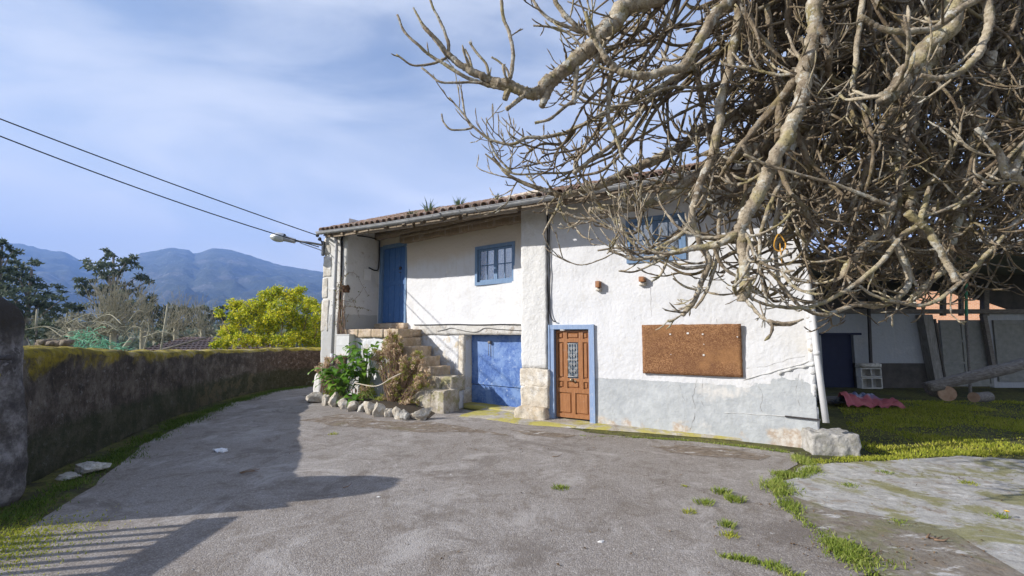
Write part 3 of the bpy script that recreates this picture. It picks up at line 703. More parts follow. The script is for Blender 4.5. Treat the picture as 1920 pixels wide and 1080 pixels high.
for u,v,sz in [(1256,627,.02),(1289,625,.025),(1317,627,.018),(1319,646,.010),(1319,666,.022),(1257,665,.010),(1382,632,.012)]:
    q=hs(u,v,-.08); b.rough((q[0]-sz,-.066,q[1]-sz*.8),(q[0]+sz,-.052,q[1]+sz*.8),.02,.004,20,u)
    b.build('paper_scrap',W('ps',lambda:simple('paper_white',(.72,.71,.68),rough=.9)),BD,M=MI); b=MB()
# --------------------------------------------------- boulder at the corner, edging rocks
def rock(name,c,r,mat,label,cat='rock',seed=0,group=None,sub=3,flat=1,yaw=0,amp=.28):
    import bmesh
    bm=bmesh.new(); bmesh.ops.create_icosphere(bm,subdivisions=sub+1,radius=1)
    ca,sa=math.cos(yaw),math.sin(yaw)
    pl=[(rv(),random.uniform(.45,.85)) for _ in range(22)]
    for v in bm.verts:
        p=v.co.copy()
        for nrm,dd in pl:
            q=p.dot(nrm)
            if q>dd: p-=nrm*(q-dd)*.97
        p*=1+amp*.8*mn.noise(p*1.6+Vector((seed,seed*2,0)))+amp*.5*mn.noise(p*4+Vector((seed,0,0)))+.05*mn.noise(p*11)
        p=Vector((p.x*r[0],p.y*r[1],p.z*r[2])); v.co=Vector((p.x*ca-p.y*sa,p.x*sa+p.y*ca,p.z))
    me=bpy.data.meshes.new(name); bm.to_mesh(me); bm.free(); me.materials.append(mat); o=bpy.data.objects.new(name,me); C.objects.link(o); o.location=c; return tag(o,label,cat,group)
b=MB(); c=G(1537,835); 
HC=HM@Vector((SR+.02,0,0))
b.rough((-.31,-.20,-.03),(.31,.24,.31),.022,.03,8,41,rnd=.018,M=Matrix.Translation((4.70,7.04,0))@Matrix.Rotation(R(-14),4,'Z'))
tag(b.build('stone_block',W('bl',lambda:stone('pale_block_stone',(.27,.255,.235),(.46,.445,.42),.15,.15,6)),None,True),'squared pale stone block under the leaning downpipe at the right house corner','stone')
EDG=[(590,752,.30,.26,'rounded pale edging rock leftmost of the row by the corner pillar'),(607,757,.17,.24,'narrow edging rock second from the left of the row'),(622,760,.20,.27,'upright cream edging rock third from the left, under the big leaves'),
     (640,764,.17,.26,'jagged edging rock fourth from the left of the row'),(658,768,.20,.22,'wide flat edging rock fifth from the left of the row'),(674,770,.13,.17,'small dark edging rock in the middle of the row beside a red stem'),(690,774,.20,.24,'pale split edging rock sixth bright one along the flower bed'),
     (708,778,.20,.25,'steep white edging rock below the dry flower heads'),(727,780,.15,.19,'small pointed edging rock right of the steep white one'),(742,784,.13,.22,'thin upright edging rock near the right end of the row'),(757,786,.14,.18,'dull brown edging rock next to the large end block')]
for i,(u,v,rx,rz,lb) in enumerate(EDG):
    c=G(u,v+4); c.y+=.12; rock('edging_rock',(c.x,c.y,rz*.45),(rx*1.08,rx*.85,rz*.92),ROCK if i in(5,10) else W('er',lambda:stone('pale_edging_rock',(.36,.30,.22),(.66,.62,.55),.35,.2,9)),lb,'rock',i*3.3+1,'rocks edging the flower bed',2,yaw=i)
c=G(788,788); rock('edging_rock',(c.x,c.y+.05,.10),(.34,.20,.17),MT['er'],'largest flat pale rock at the right end of the flower bed edging','rock',77,'rocks edging the flower bed',3,yaw=.35)
c=G(812,772); rock('edging_rock',(c.x,c.y+.15,.09),(.18,.16,.14),MOSSY,'mossy grey rock tucked behind the end block at the stair foot','rock',78,'rocks edging the flower bed',2,yaw=.35)
# bed soil
b=MB(); ring=[G(585,752),G(625,764),G(680,775),G(740,786),G(800,790),G(830,765)]
ring=[Vector((p.x,p.y+.12,0)) for p in ring]+[HM@Vector((hs(800,700)[0],.1,0)),HM@Vector((SL,.1,0)),HM@Vector((S0+.2,-.1,0))]
n=len(ring); cen=sum(ring,Vector())/n; b.add([p+Vector((0,0,.004)) for p in ring]+[p.lerp(cen,.35)+Vector((0,0,.16)) for p in ring]+[cen+Vector((0,0,.2))],[(i,(i+1)%n,n+(i+1)%n,n+i) for i in range(n)]+[(n+i,n+(i+1)%n,2*n) for i in range(n)])
tag(b.build('flower_bed_soil',W('soil',lambda:simple('dark_soil',(.035,.026,.018),(.08,.062,.042),12,1,.8,.03)),None,True),kind='structure')
# ================================================================== ground
def interp(tab,y):
    if y<=tab[0][0]: return tab[0][1]
    for (a,b),(c,d) in zip(tab,tab[1:]):
        if a<=y<=c: return b+(d-b)*(y-a)/(c-a)
    return tab[-1][1]
WB=[G(0,945),G(60,905),G(150,860),G(250,815),G(330,780),G(420,750),G(520,728),G(590,722)]
WB=[Vector((-5.05,4.3,0))]+[Vector((p.x,p.y,0)) for p in WB]+[Vector((-5.0,16.9,0)),Vector((-2.5,17.8,0))]
WX=[(-50,-5.3)]+[(p.y,p.x-.3) for p in WB[:-2]]
def drop(x,y):
    d=interp(WX,y)-x if y<16.2 else -99
    if y>=12: d=max(d, (y-17.2) if x<-1 else -99)
    if d<=0: return 0
    t=min(1,d/9); t=t*t*(3-2*t); z=-3.6*t
    r_=math.hypot(x,y)
    if r_>60: z+= min(1,(r_-60)/500)*-6
    return z
def axis(lo,hi,fine,step,grow=1.28):
    a=[0.0]; 
    v=fine
    pos=[i*step for i in range(int(fine/step)+1)]; x=pos[-1]; st=step
    while x<hi: st*=grow; x+=st; pos.append(x)
    neg=[-p for p in pos[1:] if -p>lo]; return sorted(neg+[lo]+pos)
xs=axis(-6000,6000,26,.7); ys=axis(-300,6500,30,.7)
b=MB(); vs=[(x,y,drop(x,y)) for y in ys for x in xs]; nx=len(xs)
b.add(vs,[(j*nx+i,j*nx+i+1,(j+1)*nx+i+1,(j+1)*nx+i) for j in range(len(ys)-1) for i in range(nx-1)])
def groundmat():
    m=Mat('grassy_earth',.97); n=m.noise(.5,6,.7); f=m.noise(6,7,.75)
    c=m.mix(m.step(f,.4,.6),(.045,.038,.022),(.085,.095,.025)); c=m.mix(m.math('MULTIPLY',m.step(n,.42,.6),m.step(m.noise(17,6,.8),.4,.6)),c,m.mix(f,(.15,.155,.03),(.24,.21,.05)))
    m.color(c); m.bump(f,.9,.05); m.bump(m.noise(40,5,.7),.6,.01); return m.m
me=bpy.data.meshes.new('ground'); me.from_pydata(b.v,[],b.f); me.materials.append(groundmat()); go=bpy.data.objects.new('ground',me); C.objects.link(go); tag(go,kind='structure')
me.polygons.foreach_set('use_smooth',[True]*len(me.polygons))
def sheetpoly(name,pts,z,mat,amp=.05,kind='structure',n=6):
    """flat sheet with a softly wandering outline"""
    P_=[Vector((p[0],p[1],0)) for p in pts]; out=[]
    for a,c in zip(P_,P_[1:]+P_[:1]):
        L=(c-a).length; k=max(1,int(L/.12)) if L<14 else 1
        for i in range(k):
            p=a.lerp(c,i/k); 
            if k>1: p=p+mn.noise_vector(Vector((p.x*1.9,p.y*1.9,z*50)))*amp+mn.noise_vector(Vector((p.x*7,p.y*7,3)))*amp*.4
            out.append((p.x,p.y,z))
    b=MB(); b.add(out,[tuple(range(len(out)))]); me=bpy.data.meshes.new(name); me.from_pydata(b.v,[],b.f); me.materials.append(mat); me.update()
    if me.polygons[0].normal.z<0: me.flip_normals()
    o=bpy.data.objects.new(name,me); C.objects.link(o); return tag(o,kind=kind)
# asphalt lane and yard
rim=[(1495,1110),(1640,1075),(1600,1040),(1540,1000),(1490,955),(1455,905),(1462,885),(1500,872),(1495,850),(1440,842),(1300,828),(1200,822),(1100,812)]
pts=[(-5.15,-12),(-5.0,3.6)]+[tuple(p[:2]) for p in [G(35,1000),G(150,930),G(215,880),G(262,838),G(345,795),G(430,757),G(525,731),G(592,724)]]+[(-5.2,16.6),(-5.2,14.5),(-5.9,13.2)]
pts+= [tuple((HM@Vector(q))[:2]) for q in [(-6.0,-.1,0),(-5,.0,0),(-2,.2,0),(.2,.2,0)]]
pts+= [tuple(G(u,v)[:2]) for u,v in reversed(rim)]+[(2.0,2.2),(1.6,-12)]
sheetpoly('asphalt_yard',pts,.006,ASPH,.05)
# concrete slab with a lower dirt strip
pts=[tuple(G(u,v)[:2]) for u,v in [(1462,905),(1500,878),(1600,868),(1700,862),(1800,858),(1960,862),(2300,880),(2600,1000),(2300,1200),(1900,1075),(1790,1000),(1700,975),(1620,965),(1560,962),(1500,940)]]
sheetpoly('concrete_slab',pts,.011,CONC,.14)
pts=[tuple(G(u,v)[:2]) for u,v in [(1460,912),(1500,900),(1560,940),(1700,930),(1850,960),(2100,1060),(2300,1205),(2600,1500),(1900,1400),(1720,1150),(1655,1085),(1590,1040),(1535,1003),(1485,960)]]
sheetpoly('dirt_patch',pts,.009,concrete('trodden_dirt',(.16,.13,.10),(.27,.245,.21),(.15,.16,.05),.5),.10)
# concrete apron along the house foot, slightly raised
b=MB(); fr=[(860,782),(900,785),(980,797),(1040,801),(1115,806),(1200,812),(1300,820),(1400,828),(1500,838)]
vs=[];n=0
row=[]
for u,v in fr:
    g=G(u,v); L=HI@g; row.append((L.x,L.y))
out=[]
for (a,c),(e,f_) in zip(row,row[1:]):
    for i in range(8):
        t=i/8; out.append((a+(e-a)*t,c+(f_-c)*t))
out.append(row[-1])
for s_,d_ in out:
    d_+= .03*mn.noise(Vector((s_*3,0,0))); back=.03 if s_>.85 else (.45 if s_>.2 else .7)
    for t,zz in ((0,.008),(.08,.035),(.5,.045),(1,.06)): p=HM@Vector((s_,d_+(back-d_)*t,zz)); vs.append(p)
m_=len(out); b.add(vs,[(4*i+j,4*i+4+j,4*i+5+j,4*i+1+j) for i in range(m_-1) for j in range(3)])
me=bpy.data.meshes.new('apron'); me.from_pydata(b.v,[],b.f)
for p in me.polygons:
    p.use_smooth=True
me.materials.append(APRON); me.update()
o=bpy.data.objects.new('concrete_apron',me); C.objects.link(o); tag(o,kind='structure')
if me.polygons[0].normal.z<0: me.flip_normals()
# ================================================================== boundary wall
b=MB(); path=spline(WB,10); prof=[]; vs=[];K=22
for i,p in enumerate(path):
    t=(path[min(i+1,len(path)-1)]-path[max(i-1,0)]).normalized(); nrm=Vector((-t.y,t.x,0))   # outward, away from the lane
    h=interp([(4,1.50),(6,1.57),(9,1.40),(13,1.28),(18,1.2)],p.y)
    h+=.03*mn.noise(Vector((p.x*.9,p.y*.9,0)))
    for k in range(K):
        if k<12: o=-.0+.05*k/12; z=h*.93*k/12
        elif k<17: a=(k-12)/5*PI/2; o=.05+.13*(1-math.cos(a)); z=h*.93+h*.07*math.sin(a)
        else: a=(k-17)/4; o=.20+.25*a+(.03 if k==21 else 0); z=h+.02*math.sin(a*3) if k<21 else h-1.2
        q=p+nrm*o+Vector((0,0,z)); nv=mn.noise_vector(q*1.7)*.035+mn.noise_vector(q*5)*.028+mn.noise_vector(q*13)*.012; q=q+nv; vs.append(q)
N=len(path); b.add(vs,[(i*K+k,i*K+K+k,i*K+K+k+1,i*K+k+1) for i in range(N-1) for k in range(K-1)])
vs2=[]
for i in range(N):
    p=path[i]; t=(path[min(i+1,N-1)]-path[max(i-1,0)]).normalized(); nrm=Vector((-t.y,t.x,0)); vs2+= [p+nrm*.5+Vector((0,0,.3)),p+nrm*.5+Vector((0,0,-3))]
b.add(vs2,[(2*i,2*i+2,2*i+3,2*i+1) for i in range(N-1)])
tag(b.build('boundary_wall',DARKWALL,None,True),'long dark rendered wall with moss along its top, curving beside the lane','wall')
def pillarmat():
    m=Mat('lichened_pillar',.97); n=m.noise(3,7,.7,dist=.6); f=m.noise(13,8,.8); x,y,z=m.sep()
    c=m.ramp(m.noise(4,8,.75),[(.3,(.035,.032,.03)),(.48,(.13,.12,.115)),(.62,(.32,.305,.30))])
    c=m.mix(m.math('MULTIPLY',m.step(n,.50,.60),m.step(z,.9,1.4)),c,m.mix(f,(.22,.21,.23),(.50,.48,.47)))
    c=m.mix(m.step(m.math('ADD',z,m.math('MULTIPLY',n,.4)),1.85,2.15),c,(.055,.048,.04))
    c=m.mix(m.math('MULTIPLY',m.step(f,.6,.68),.5),c,(.32,.31,.30)); m.color(c); m.bump(m.noise(6,7,.75),1,.06); m.bump(f,.8,.015); return m.m
b=MB(); b.rough((-6.35,4.25,-.05),(-5.12,5.25,2.12),.06,.07,2.4,5,rnd=.24,taper=.72)
tag(b.build('gate_pillar',pillarmat(),None,True),'tall blackened gate pillar with pale lichen at the near end of the mossy wall','pillar')
# gate that hangs on it, open to the left of the picture
GT=thing('picket_gate','white metal picket gate hung on the blackened pillar at the left edge','gate',Matrix.Translation((-5.25,4.08,0)))
GW=W('gp',lambda:simple('white_gate_paint',(.6,.6,.58),(.7,.7,.68),6,.5))
for k in range(8):
    y=-.13-k*.142; b=MB(); b.box((-.02,y-.036,.05),(.005,y+.020,1.34)); b.build('picket',GW,GT)
b=MB(); b.box((.006,-1.25,1.18),(.05,-.0,1.36)); b.box((.006,-1.25,.2),(.04,0,.28)); b.build('rail',GW,GT)
b=MB(); b.box((-.07,-1.50,.0),(.09,-1.30,1.62)); b.build('end_post',GW,GT)
b=MB(); q=P(-25,672,4.75); r_=P(16,671,4.62); b.tube([q-Vector((0,0,0)),r_],.022,8); b.tube([r_,r_+Vector((.01,-.01,0))],.03,8); wpart(b,'hinge_bar',IRON,GT,True)
# ================================================================== street lamp and wires
A=HM@Vector((S0+.02,-.06,hs(603,462)[1])); Yl=A.y
LP=thing('street_lamp','grey street lamp with a glass bowl on an arm from the left house corner','street lamp',Matrix.Translation(A))
YA=Yl-.3
a0=A; a1=P(552,451,YA); b=MB(); b.tube([a0,a0.lerp(a1,.5)+Vector((0,0,.01)),a1],.032,10); wpart(b,'arm',ZINC,LP,True)
b=MB(); b.tube([P(562,455,YA),A+Vector((0,0,-.17))],.012,6); b.box(A+Vector((-.05,-.05,-.3)),A+Vector((.0,.05,.12))); wpart(b,'brace',ZINC,LP)
b=MB(); b.tube([P(553,452,YA),P(533,447,YA)],[.07,.085],10); wpart(b,'ballast_box',W('lb',lambda:simple('lamp_grey',(.28,.28,.29),(.36,.36,.37),9,.5)),LP)
c1=P(534,446,YA); c0=P(506,446,YA); ax=(c0-c1); Ln=ax.length
def shell(up,mat,name,hh):
    b=MB(); n=12;m=8; vs=[]; e=ax.normalized(); sd=Vector((0,1,0)); 
    for i in range(n+1):
        t=i/n; w=.17*math.sin(PI*min(1,.12+t*.88))**.55 if t<1 else .0
        for j in range(m+1):
            a=PI*j/m; vs.append(c1+e*Ln*t+sd*w*math.cos(a)+Vector((0,0,1))*(up*hh*math.sin(a)*math.sin(PI*min(1,.2+t*.8))**.6 if t<1 else 0)+Vector((0,0,.02)))
    b.add(vs,[(i*(m+1)+j,(i+1)*(m+1)+j,(i+1)*(m+1)+j+1,i*(m+1)+j+1) for i in range(n) for j in range(m)]); wpart(b,name,mat,LP,True)
shell(1,W('lh',lambda:simple('lamp_hood_aluminium',(.55,.56,.57),(.66,.67,.68),9,.4,metal=.4)),'hood',.13)
shell(-1,W('lg',lambda:simple('frosted_bowl',(.42,.46,.48),(.52,.55,.56),9,.12,spec=.8)),'glass_bowl',.14)
for i,(p0,p1,lb,sg_) in enumerate([((597,442,Yl-.1),(0,212,9.0),'upper black overhead wire running from the left house corner',.12),((598,463,Yl-.1),(0,228,9.0),'lower black overhead wire passing just above the street lamp',.30)]):
    a=P(*p0); c=P(*p1); c=a+(c-a)*1.7; pts=[]
    for k in range(25): t=k/24; p=a.lerp(c,t); p.z-=sg_*4*t*(1-t); pts.append(p)
    b=MB(); b.tube(pts,.013,6); tag(b.build('overhead_wire',CABLE,None,True),lb,'wire',None)
b=MB(); q=P(597,442,Yl-.1); b.tube([q,q+Vector((-.05,0,.02))],.05,8); q=P(601,449,Yl-.1); b.tube([q,q+Vector((-.05,0,.02))],.05,8); b.tube([P(600,445,Yl-.1),A+Vector((0,0,-.1))],.02,6)
wpart(b,'insulator',IRON,LP)

DIRT=concrete('brown_dirt',(.13,.10,.075),(.26,.215,.17),(.14,.13,.04),.3,.55)
for pl in ([(560,788),(640,800),(720,806),(800,812),(880,812),(960,818),(900,805),(850,797),(800,792),(720,790),(640,777)],[(1215,838),(1290,836),(1380,845),(1450,856),(1420,862),(1340,858),(1250,850)],[(960,806),(1040,812),(1090,817),(1060,822),(990,816)]):
    sheetpoly('dirt_strip',[tuple(G(u,v)[:2]) for u,v in pl],.0095,DIRT,.09)
# ================================================================== fig tree
random.seed(11)
TR=thing('fig_tree','big leafless fig tree with a dense tangle of lichened branches hanging before the farmhouse','tree',Matrix.Translation((8.3,5.2,0)))
HUB=[Vector((6.9,4.9,3.2)),Vector((6.6,5.6,3.5)),Vector((7.2,4.6,4.2))]
b=MB(); tp=spline([(8.3,5.2,-.1),(8.15,5.2,.9),(7.7,5.15,2.0),(7.1,5.1,3.1),(6.9,5.1,3.7)],8)
b.tube(tp,[.33-.11*i/len(tp)+.03*mn.noise(p*3) for i,p in enumerate(tp)],16)
wpart(b,'trunk',BARK,TR,True)
def knob(pts,r0,r1,sides,mb,amp=.13,pw=1):
    n=len(pts); out=[];rad=[]
    for i,p in enumerate(pts):
        t=i/(n-1); r=r0+(r1-r0)*t**pw
        k=mn.noise(p*7)*.9+mn.noise(p*23)*1.1
        nd=abs(math.sin(i*1.05+mn.noise(p*3)*5))**7; rad.append(max(.003,r*(1+amp*k+.20*nd))); out.append(p+mn.noise_vector(p*5)*r*.6+mn.noise_vector(p*11)*r*.3)
    mb.tube(out,rad,sides)
def twig(mb,p,d,L,r,depth=0,curl=.5,droop=0):
    d=d.normalized(); n=max(3,int(L/.045)); st=L/n; pts=[p]; rad=[r]; q=p.copy(); bendax=rv()
    side=rv()*.10
    for i in range(n):
        t=(i+1)/n
        d=(d+Vector((0,0,1))*curl*st*(.5+3.2*t)+rv()*.16+side*.4-Vector((0,0,1))*droop*st).normalized()
        q=q+d*st; pts.append(q.copy()); k=1+.22*mn.noise(q*31)+(.22 if i%2 else -.08)
        rad.append(max(.0052,r*(1-.38*t)*k))
        if depth<2 and i>0 and random.random()<(.24 if depth==0 else .12):
            ld=(d+rv()*.75).normalized(); twig(mb,q,ld,L*random.uniform(.3,.6),r*.78,depth+1,curl*1.4)
    rad[-1]*=.6; rad[-2]*=1.25
    mb.tube(pts,rad,5 if r<.02 else 6,cap=True)
LPTS=[]
def limb(px,r0,r1,ntw,tl=(.25,.8),curl=.9,amp=.13,side=(0,0,0),name=True,tr=None,spread=.8,tstart=.15,droop=0):
    pts=spline([P(u,v,Y) for u,v,Y in px],13)
    Y0=px[0][2]; Y1=px[-1][2]; R0=.86*r0/F*Y0; R1=.9*r1/F*Y1
    b=MB(); knob(pts,R0,R1,10 if R0>.03 else 7,b,amp)
    if ntw:
        for _ in range(ntw):
            t=random.uniform(tstart,1)**.8; i=min(len(pts)-2,int(t*(len(pts)-1))); p=pts[i]; d=(pts[i+1]-pts[i]).normalized()
            r=min(.017,max(.0065,(R0+(R1-R0)*t)*.45))
            dd=d*random.uniform(.2,1)+rv()*spread+Vector(side)
            twig(b,p,dd,random.uniform(*tl),r,0,curl,droop)
    wpart(b,'limb',BARK,TR,True)
    n_=len(pts)
    if R0>.02: LPTS.extend([(p.copy(),R0+(R1-R0)*i/n_) for i,p in enumerate(pts) if i<n_*.85])
    return pts
# --- limbs traced from their hubs outward: (u,v,distance)
limb([(2000,-330,4.9),(1700,-190,4.7),(1420,-80,4.6),(1208,0,4.5),(1150,38,4.45),(1128,72,4.45),(1092,98,4.4),(1060,130,4.4),(1030,155,4.4),(1008,172,4.4),(985,173,4.4),(950,160,4.4),(915,148,4.4),(880,132,4.4),(850,108,4.4),(820,80,4.4),(800,55,4.4),(790,40,4.4),(775,15,4.4)],22,2,4,tl=(.15,.35))
limb([(985,174,4.4),(950,168,4.4),(905,157,4.4),(868,142,4.35),(835,120,4.35),(808,105,4.35),(780,82,4.3),(758,58,4.3),(745,28,4.3)],5,2.4,1,tl=(.1,.2))
limb([(843,103,4.4),(838,75,4.4),(828,45,4.4),(812,15,4.4),(800,-20,4.4)],4,2.5,0)
limb([(955,152,4.4),(962,112,4.4),(956,65,4.4),(944,30,4.4),(938,-20,4.4)],4.5,3.5,1,tl=(.08,.15))
limb([(838,108,4.4),(815,118,4.4),(790,122,4.4),(770,121,4.4),(743,103,4.4)],3,2,1,tl=(.05,.1))
limb([(905,157,4.35),(880,154,4.35),(850,155,4.35),(822,152,4.35),(790,127,4.35)],3,2.2,0)
limb([(937,148,4.4),(918,143,4.4),(912,120,4.4),(895,100,4.4),(880,78,4.4)],3.4,2.4,2,tl=(.08,.15))
limb([(885,130,4.4),(880,108,4.4),(872,92,4.4)],2.6,2,0)
limb([(955,150,4.4),(950,130,4.4),(935,115,4.4),(922,107,4.4)],2.6,2,0)
limb([(1033,160,4.4),(1023,180,4.38),(1015,199,4.36)],9,6.5,0,amp=.2)
limb([(985,176,4.4),(968,190,4.38),(950,204,4.36)],5.5,4.5,0)
limb([(952,170,4.4),(948,186,4.4)],7,6,0)
limb([(1080,120,4.4),(1080,150,4.38),(1075,195,4.36)],6,5,0)
limb([(1560,-150,4.4),(1400,-30,4.35),(1330,45,4.3),(1290,115,4.3),(1240,135,4.3),(1190,143,4.3),(1158,130,4.3),(1135,108,4.28),(1118,80,4.25),(1105,55,4.2),(1098,22,4.15)],13,4,5,tl=(.2,.5))
limb([(1125,95,4.4),(1115,120,4.4),(1098,150,4.38),(1083,180,4.36),(1060,200,4.35),(1030,223,4.3),(1003,230,4.3)],4.5,3,2,tl=(.1,.2))
limb([(1150,38,4.45),(1100,60,4.45),(1060,48,4.45),(1030,35,4.45),(1010,15,4.45),(990,-15,4.45)],5,3,4,tl=(.15,.4))
limb([(1140,55,4.45),(1105,62,4.45),(1070,40,4.45),(1045,10,4.45),(1035,-20,4.45)],6,5,2,tl=(.15,.3))
limb([(1095,90,4.4),(1075,70,4.4),(1050,55,4.4),(1020,50,4.4),(1000,48,4.4)],3,2,3,tl=(.1,.25))
limb([(1500,60,4.8),(1420,120,4.8),(1330,160,4.8),(1250,165,4.8),(1200,190,4.8),(1150,200,4.8),(1100,190,4.8),(1060,170,4.8)],4,2,4,tl=(.15,.4))
limb([(1152,122,4.3),(1142,150,4.45),(1142,180,4.5),(1140,215,4.5),(1150,245,4.5),(1160,270,4.5),(1168,298,4.5)],6,4,2,tl=(.2,.4))
limb([(1480,-20,5),(1400,60,5),(1310,120,5),(1220,170,5),(1130,215,5),(1080,240,5),(1040,255,5),(990,258,5),(960,270,5),(920,262,5),(890,240,5),(872,218,5),(842,183,5)],6.5,1.8,9,tl=(.2,.6))
limb([(885,240,5),(870,243,5),(845,243,5),(831,228,5),(828,214,5)],2.3,1.8,0)
limb([(885,240,5),(872,215,5),(866,172,5)],2.6,1.8,2,tl=(.08,.16))
limb([(1600,-10,5.2),(1500,90,5.2),(1400,150,5.2),(1300,200,5.2),(1210,250,5.2),(1150,290,5.2),(1080,320,5.2),(1020,325,5.2),(960,325,5.2),(925,300,5.2),(910,288,5.2)],4,1.7,12,tl=(.2,.6))
limb([(960,325,5.2),(930,290,5.2),(918,262,5.2),(913,250,5.2)],2.3,1.8,1,tl=(.08,.16))
limb([(1230,168,5.02),(1180,240,5),(1110,300,5),(1075,325,4.95)],5.5,4.5,1)
limb([(1620,60,5.5),(1500,140,5.5),(1400,205,5.5),(1310,250,5.5),(1267,280,5.5),(1184,318,5.5),(1124,348,5.5),(1075,362,5.5),(1053,366,5.5),(1018,356,5.5),(985,345,5.5),(950,325,5.5),(925,295,5.5)],15,2.2,14,tl=(.25,.75))
limb([(1700,110,5.2),(1560,210,5.2),(1450,260,5.2),(1360,300,5.2),(1281,345,5.2),(1237,375,5.2),(1184,390,5.2),(1130,397,5.2),(1104,395,5.2)],14,7,9,tl=(.3,.8))
limb([(1184,392,5.2),(1150,403,5.1),(1110,410,5.0),(1080,408,5.0),(1060,398,5)],4,2.4,5,tl=(.15,.4))
limb([(1060,360,5.4),(1040,400,5.3),(1025,425,5.3),(1018,440,5.3)],3.2,2,1,tl=(.1,.2))
EL=limb([(1560,-220,4.1),(1530,-60,4.0),(1526,60,4.0),(1512,120,4.0),(1503,170,3.95),(1492,220,3.95),(1472,260,3.9),(1447,310,3.9),(1425,360,3.9),(1403,405,3.9),(1387,435,3.9)],15,12.5,9,tl=(.3,.8))
limb([(1387,428,3.9),(1391,470,3.88),(1398,520,3.86),(1397,545,3.85),(1392,567,3.85)],11.5,10,5,tl=(.15,.5))
limb([(1392,430,3.9),(1355,452,3.9),(1310,465,3.95),(1260,475,4),(1230,482,4.05),(1185,485,4.1),(1165,478,4.1),(1140,470,4.1)],8.5,1.8,12,tl=(.2,.6))
limb([(1410,-200,4.6),(1380,60,4.5),(1350,200,4.45),(1335,290,4.4),(1310,350,4.4),(1298,405,4.4),(1312,450,4.4),(1326,490,4.4),(1312,540,4.4),(1297,570,4.4),(1279,592,4.4)],10,4.5,13,tl=(.2,.6))
limb([(1326,498,4.4),(1290,503,4.4),(1260,495,4.4),(1225,470,4.4),(1210,445,4.4),(1195,425,4.4)],4.5,2,6,tl=(.2,.5))
limb([(1310,545,4.4),(1285,538,4.4),(1262,522,4.4)],2.8,1.8,1,tl=(.1,.2))
limb([(1350,400,4.6),(1345,470,4.6),(1335,520,4.6),(1320,555,4.6),(1303,578,4.6)],4.5,2.3,5,tl=(.15,.4))
limb([(1300,410,4.4),(1275,440,4.4),(1245,460,4.4),(1210,475,4.4),(1185,455,4.4),(1165,425,4.4),(1160,400,4.4)],5.5,2.2,9,tl=(.15,.5))
limb([(1250,480,4.05),(1225,495,4.05),(1190,510,4.05),(1160,508,4.05)],2.6,1.7,0)
limb([(1255,478,4.05),(1240,515,4.05),(1222,528,4.05)],3,2.2,1,tl=(.05,.12))
limb([(1120,470,4.2),(1165,465,4.2),(1195,475,4.2),(1240,455,4.2)],2,3,2,tl=(.1,.3))
limb([(1337,460,4.1),(1355,500,4.1),(1385,520,4.1)],4,3,0)
limb([(1975,-260,3.6),(1860,-90,3.5),(1790,30,3.4),(1755,70,3.4),(1715,118,3.4),(1695,140,3.4),(1672,172,3.4),(1660,182,3.4)],18,15,2,tl=(.2,.5))
limb([(1975,-150,3.3),(1870,-30,3.2),(1800,18,3.2),(1760,48,3.2),(1700,60,3.2),(1650,50,3.2),(1612,32,3.2)],9,5,3,tl=(.2,.5))
limb([(1900,-150,3.3),(1855,-20,3.2),(1855,40,3.2),(1838,95,3.2),(1800,135,3.2),(1760,148,3.2),(1725,142,3.2)],10,5,3,tl=(.2,.5))
limb([(1625,-80,3.9),(1612,40,3.9),(1603,120,3.9),(1600,165,3.9),(1615,195,3.9)],6,4,3)
limb([(1850,-120,4.6),(1760,50,4.6),(1720,170,4.6),(1690,270,4.6),(1685,320,4.6),(1705,370,4.6),(1712,405,4.6)],22,8,8,tl=(.3,.8))
limb([(1720,-150,4.8),(1690,60,4.8),(1675,200,4.8),(1660,300,4.8),(1650,340,4.8),(1625,385,4.8)],15,9,8,tl=(.3,.8))
limb([(1840,-100,5.2),(1700,90,5.2),(1610,180,5.2),(1550,225,5.2),(1515,270,5.2),(1500,340,5.2),(1480,420,5.2),(1450,470,5.2)],20,9,14,tl=(.3,.9))
limb([(2000,120,3.6),(1900,320,3.6),(1870,285,3.6),(1850,262,3.6)],8,6,0)
limb([(2060,480,3.7),(1960,370,3.7),(1915,335,3.7),(1880,300,3.7),(1848,262,3.7),(1830,240,3.7)],9,5,2,tl=(.2,.5))
limb([(2000,180,4),(1900,285,4),(1840,350,4),(1780,390,4),(1720,410,4)],4,3,3)
limb([(1640,230,4.4),(1600,190,4.4),(1470,210,4.4)],3,3,2)
limb([(1395,290,3.8),(1450,312,3.8),(1530,335,3.8),(1600,357,3.8),(1668,385,3.8)],2.8,4,0,amp=.04)
limb([(1745,350,4),(1720,420,4),(1692,440,4),(1645,500,4),(1600,535,4),(1560,560,4),(1510,577,4),(1455,575,4),(1420,565,4),(1405,555,4)],6,2.6,7,tl=(.12,.35))
limb([(1700,400,3.9),(1740,430,3.9),(1765,470,3.9),(1780,500,3.9),(1790,528,3.9)],8,5.5,1)
limb([(1650,400,4.3),(1690,480,4.3),(1705,530,4.3),(1680,560,4.3),(1650,572,4.3),(1610,573,4.3),(1570,582,4.3),(1540,590,4.3),(1500,575,4.3),(1470,540,4.3),(1440,505,4.3)],7,2.8,9,tl=(.12,.4))
limb([(1690,330,4.4),(1660,420,4.4),(1610,470,4.4),(1585,510,4.4),(1580,520,4.4)],8,6,3)
limb([(2050,250,4.1),(1900,420,4.1),(1800,530,4.1),(1740,570,4.1),(1690,568,4.1),(1640,555,4.1),(1600,528,4.1)],5,2.4,7,tl=(.15,.4))
limb([(1860,100,4.8),(1820,300,4.8),(1790,430,4.8),(1770,500,4.8),(1700,570,4.8)],11,5,9)
limb([(1530,90,4.6),(1480,300,4.6),(1455,420,4.6),(1460,520,4.6),(1480,560,4.6)],6,3,12,tl=(.2,.5))
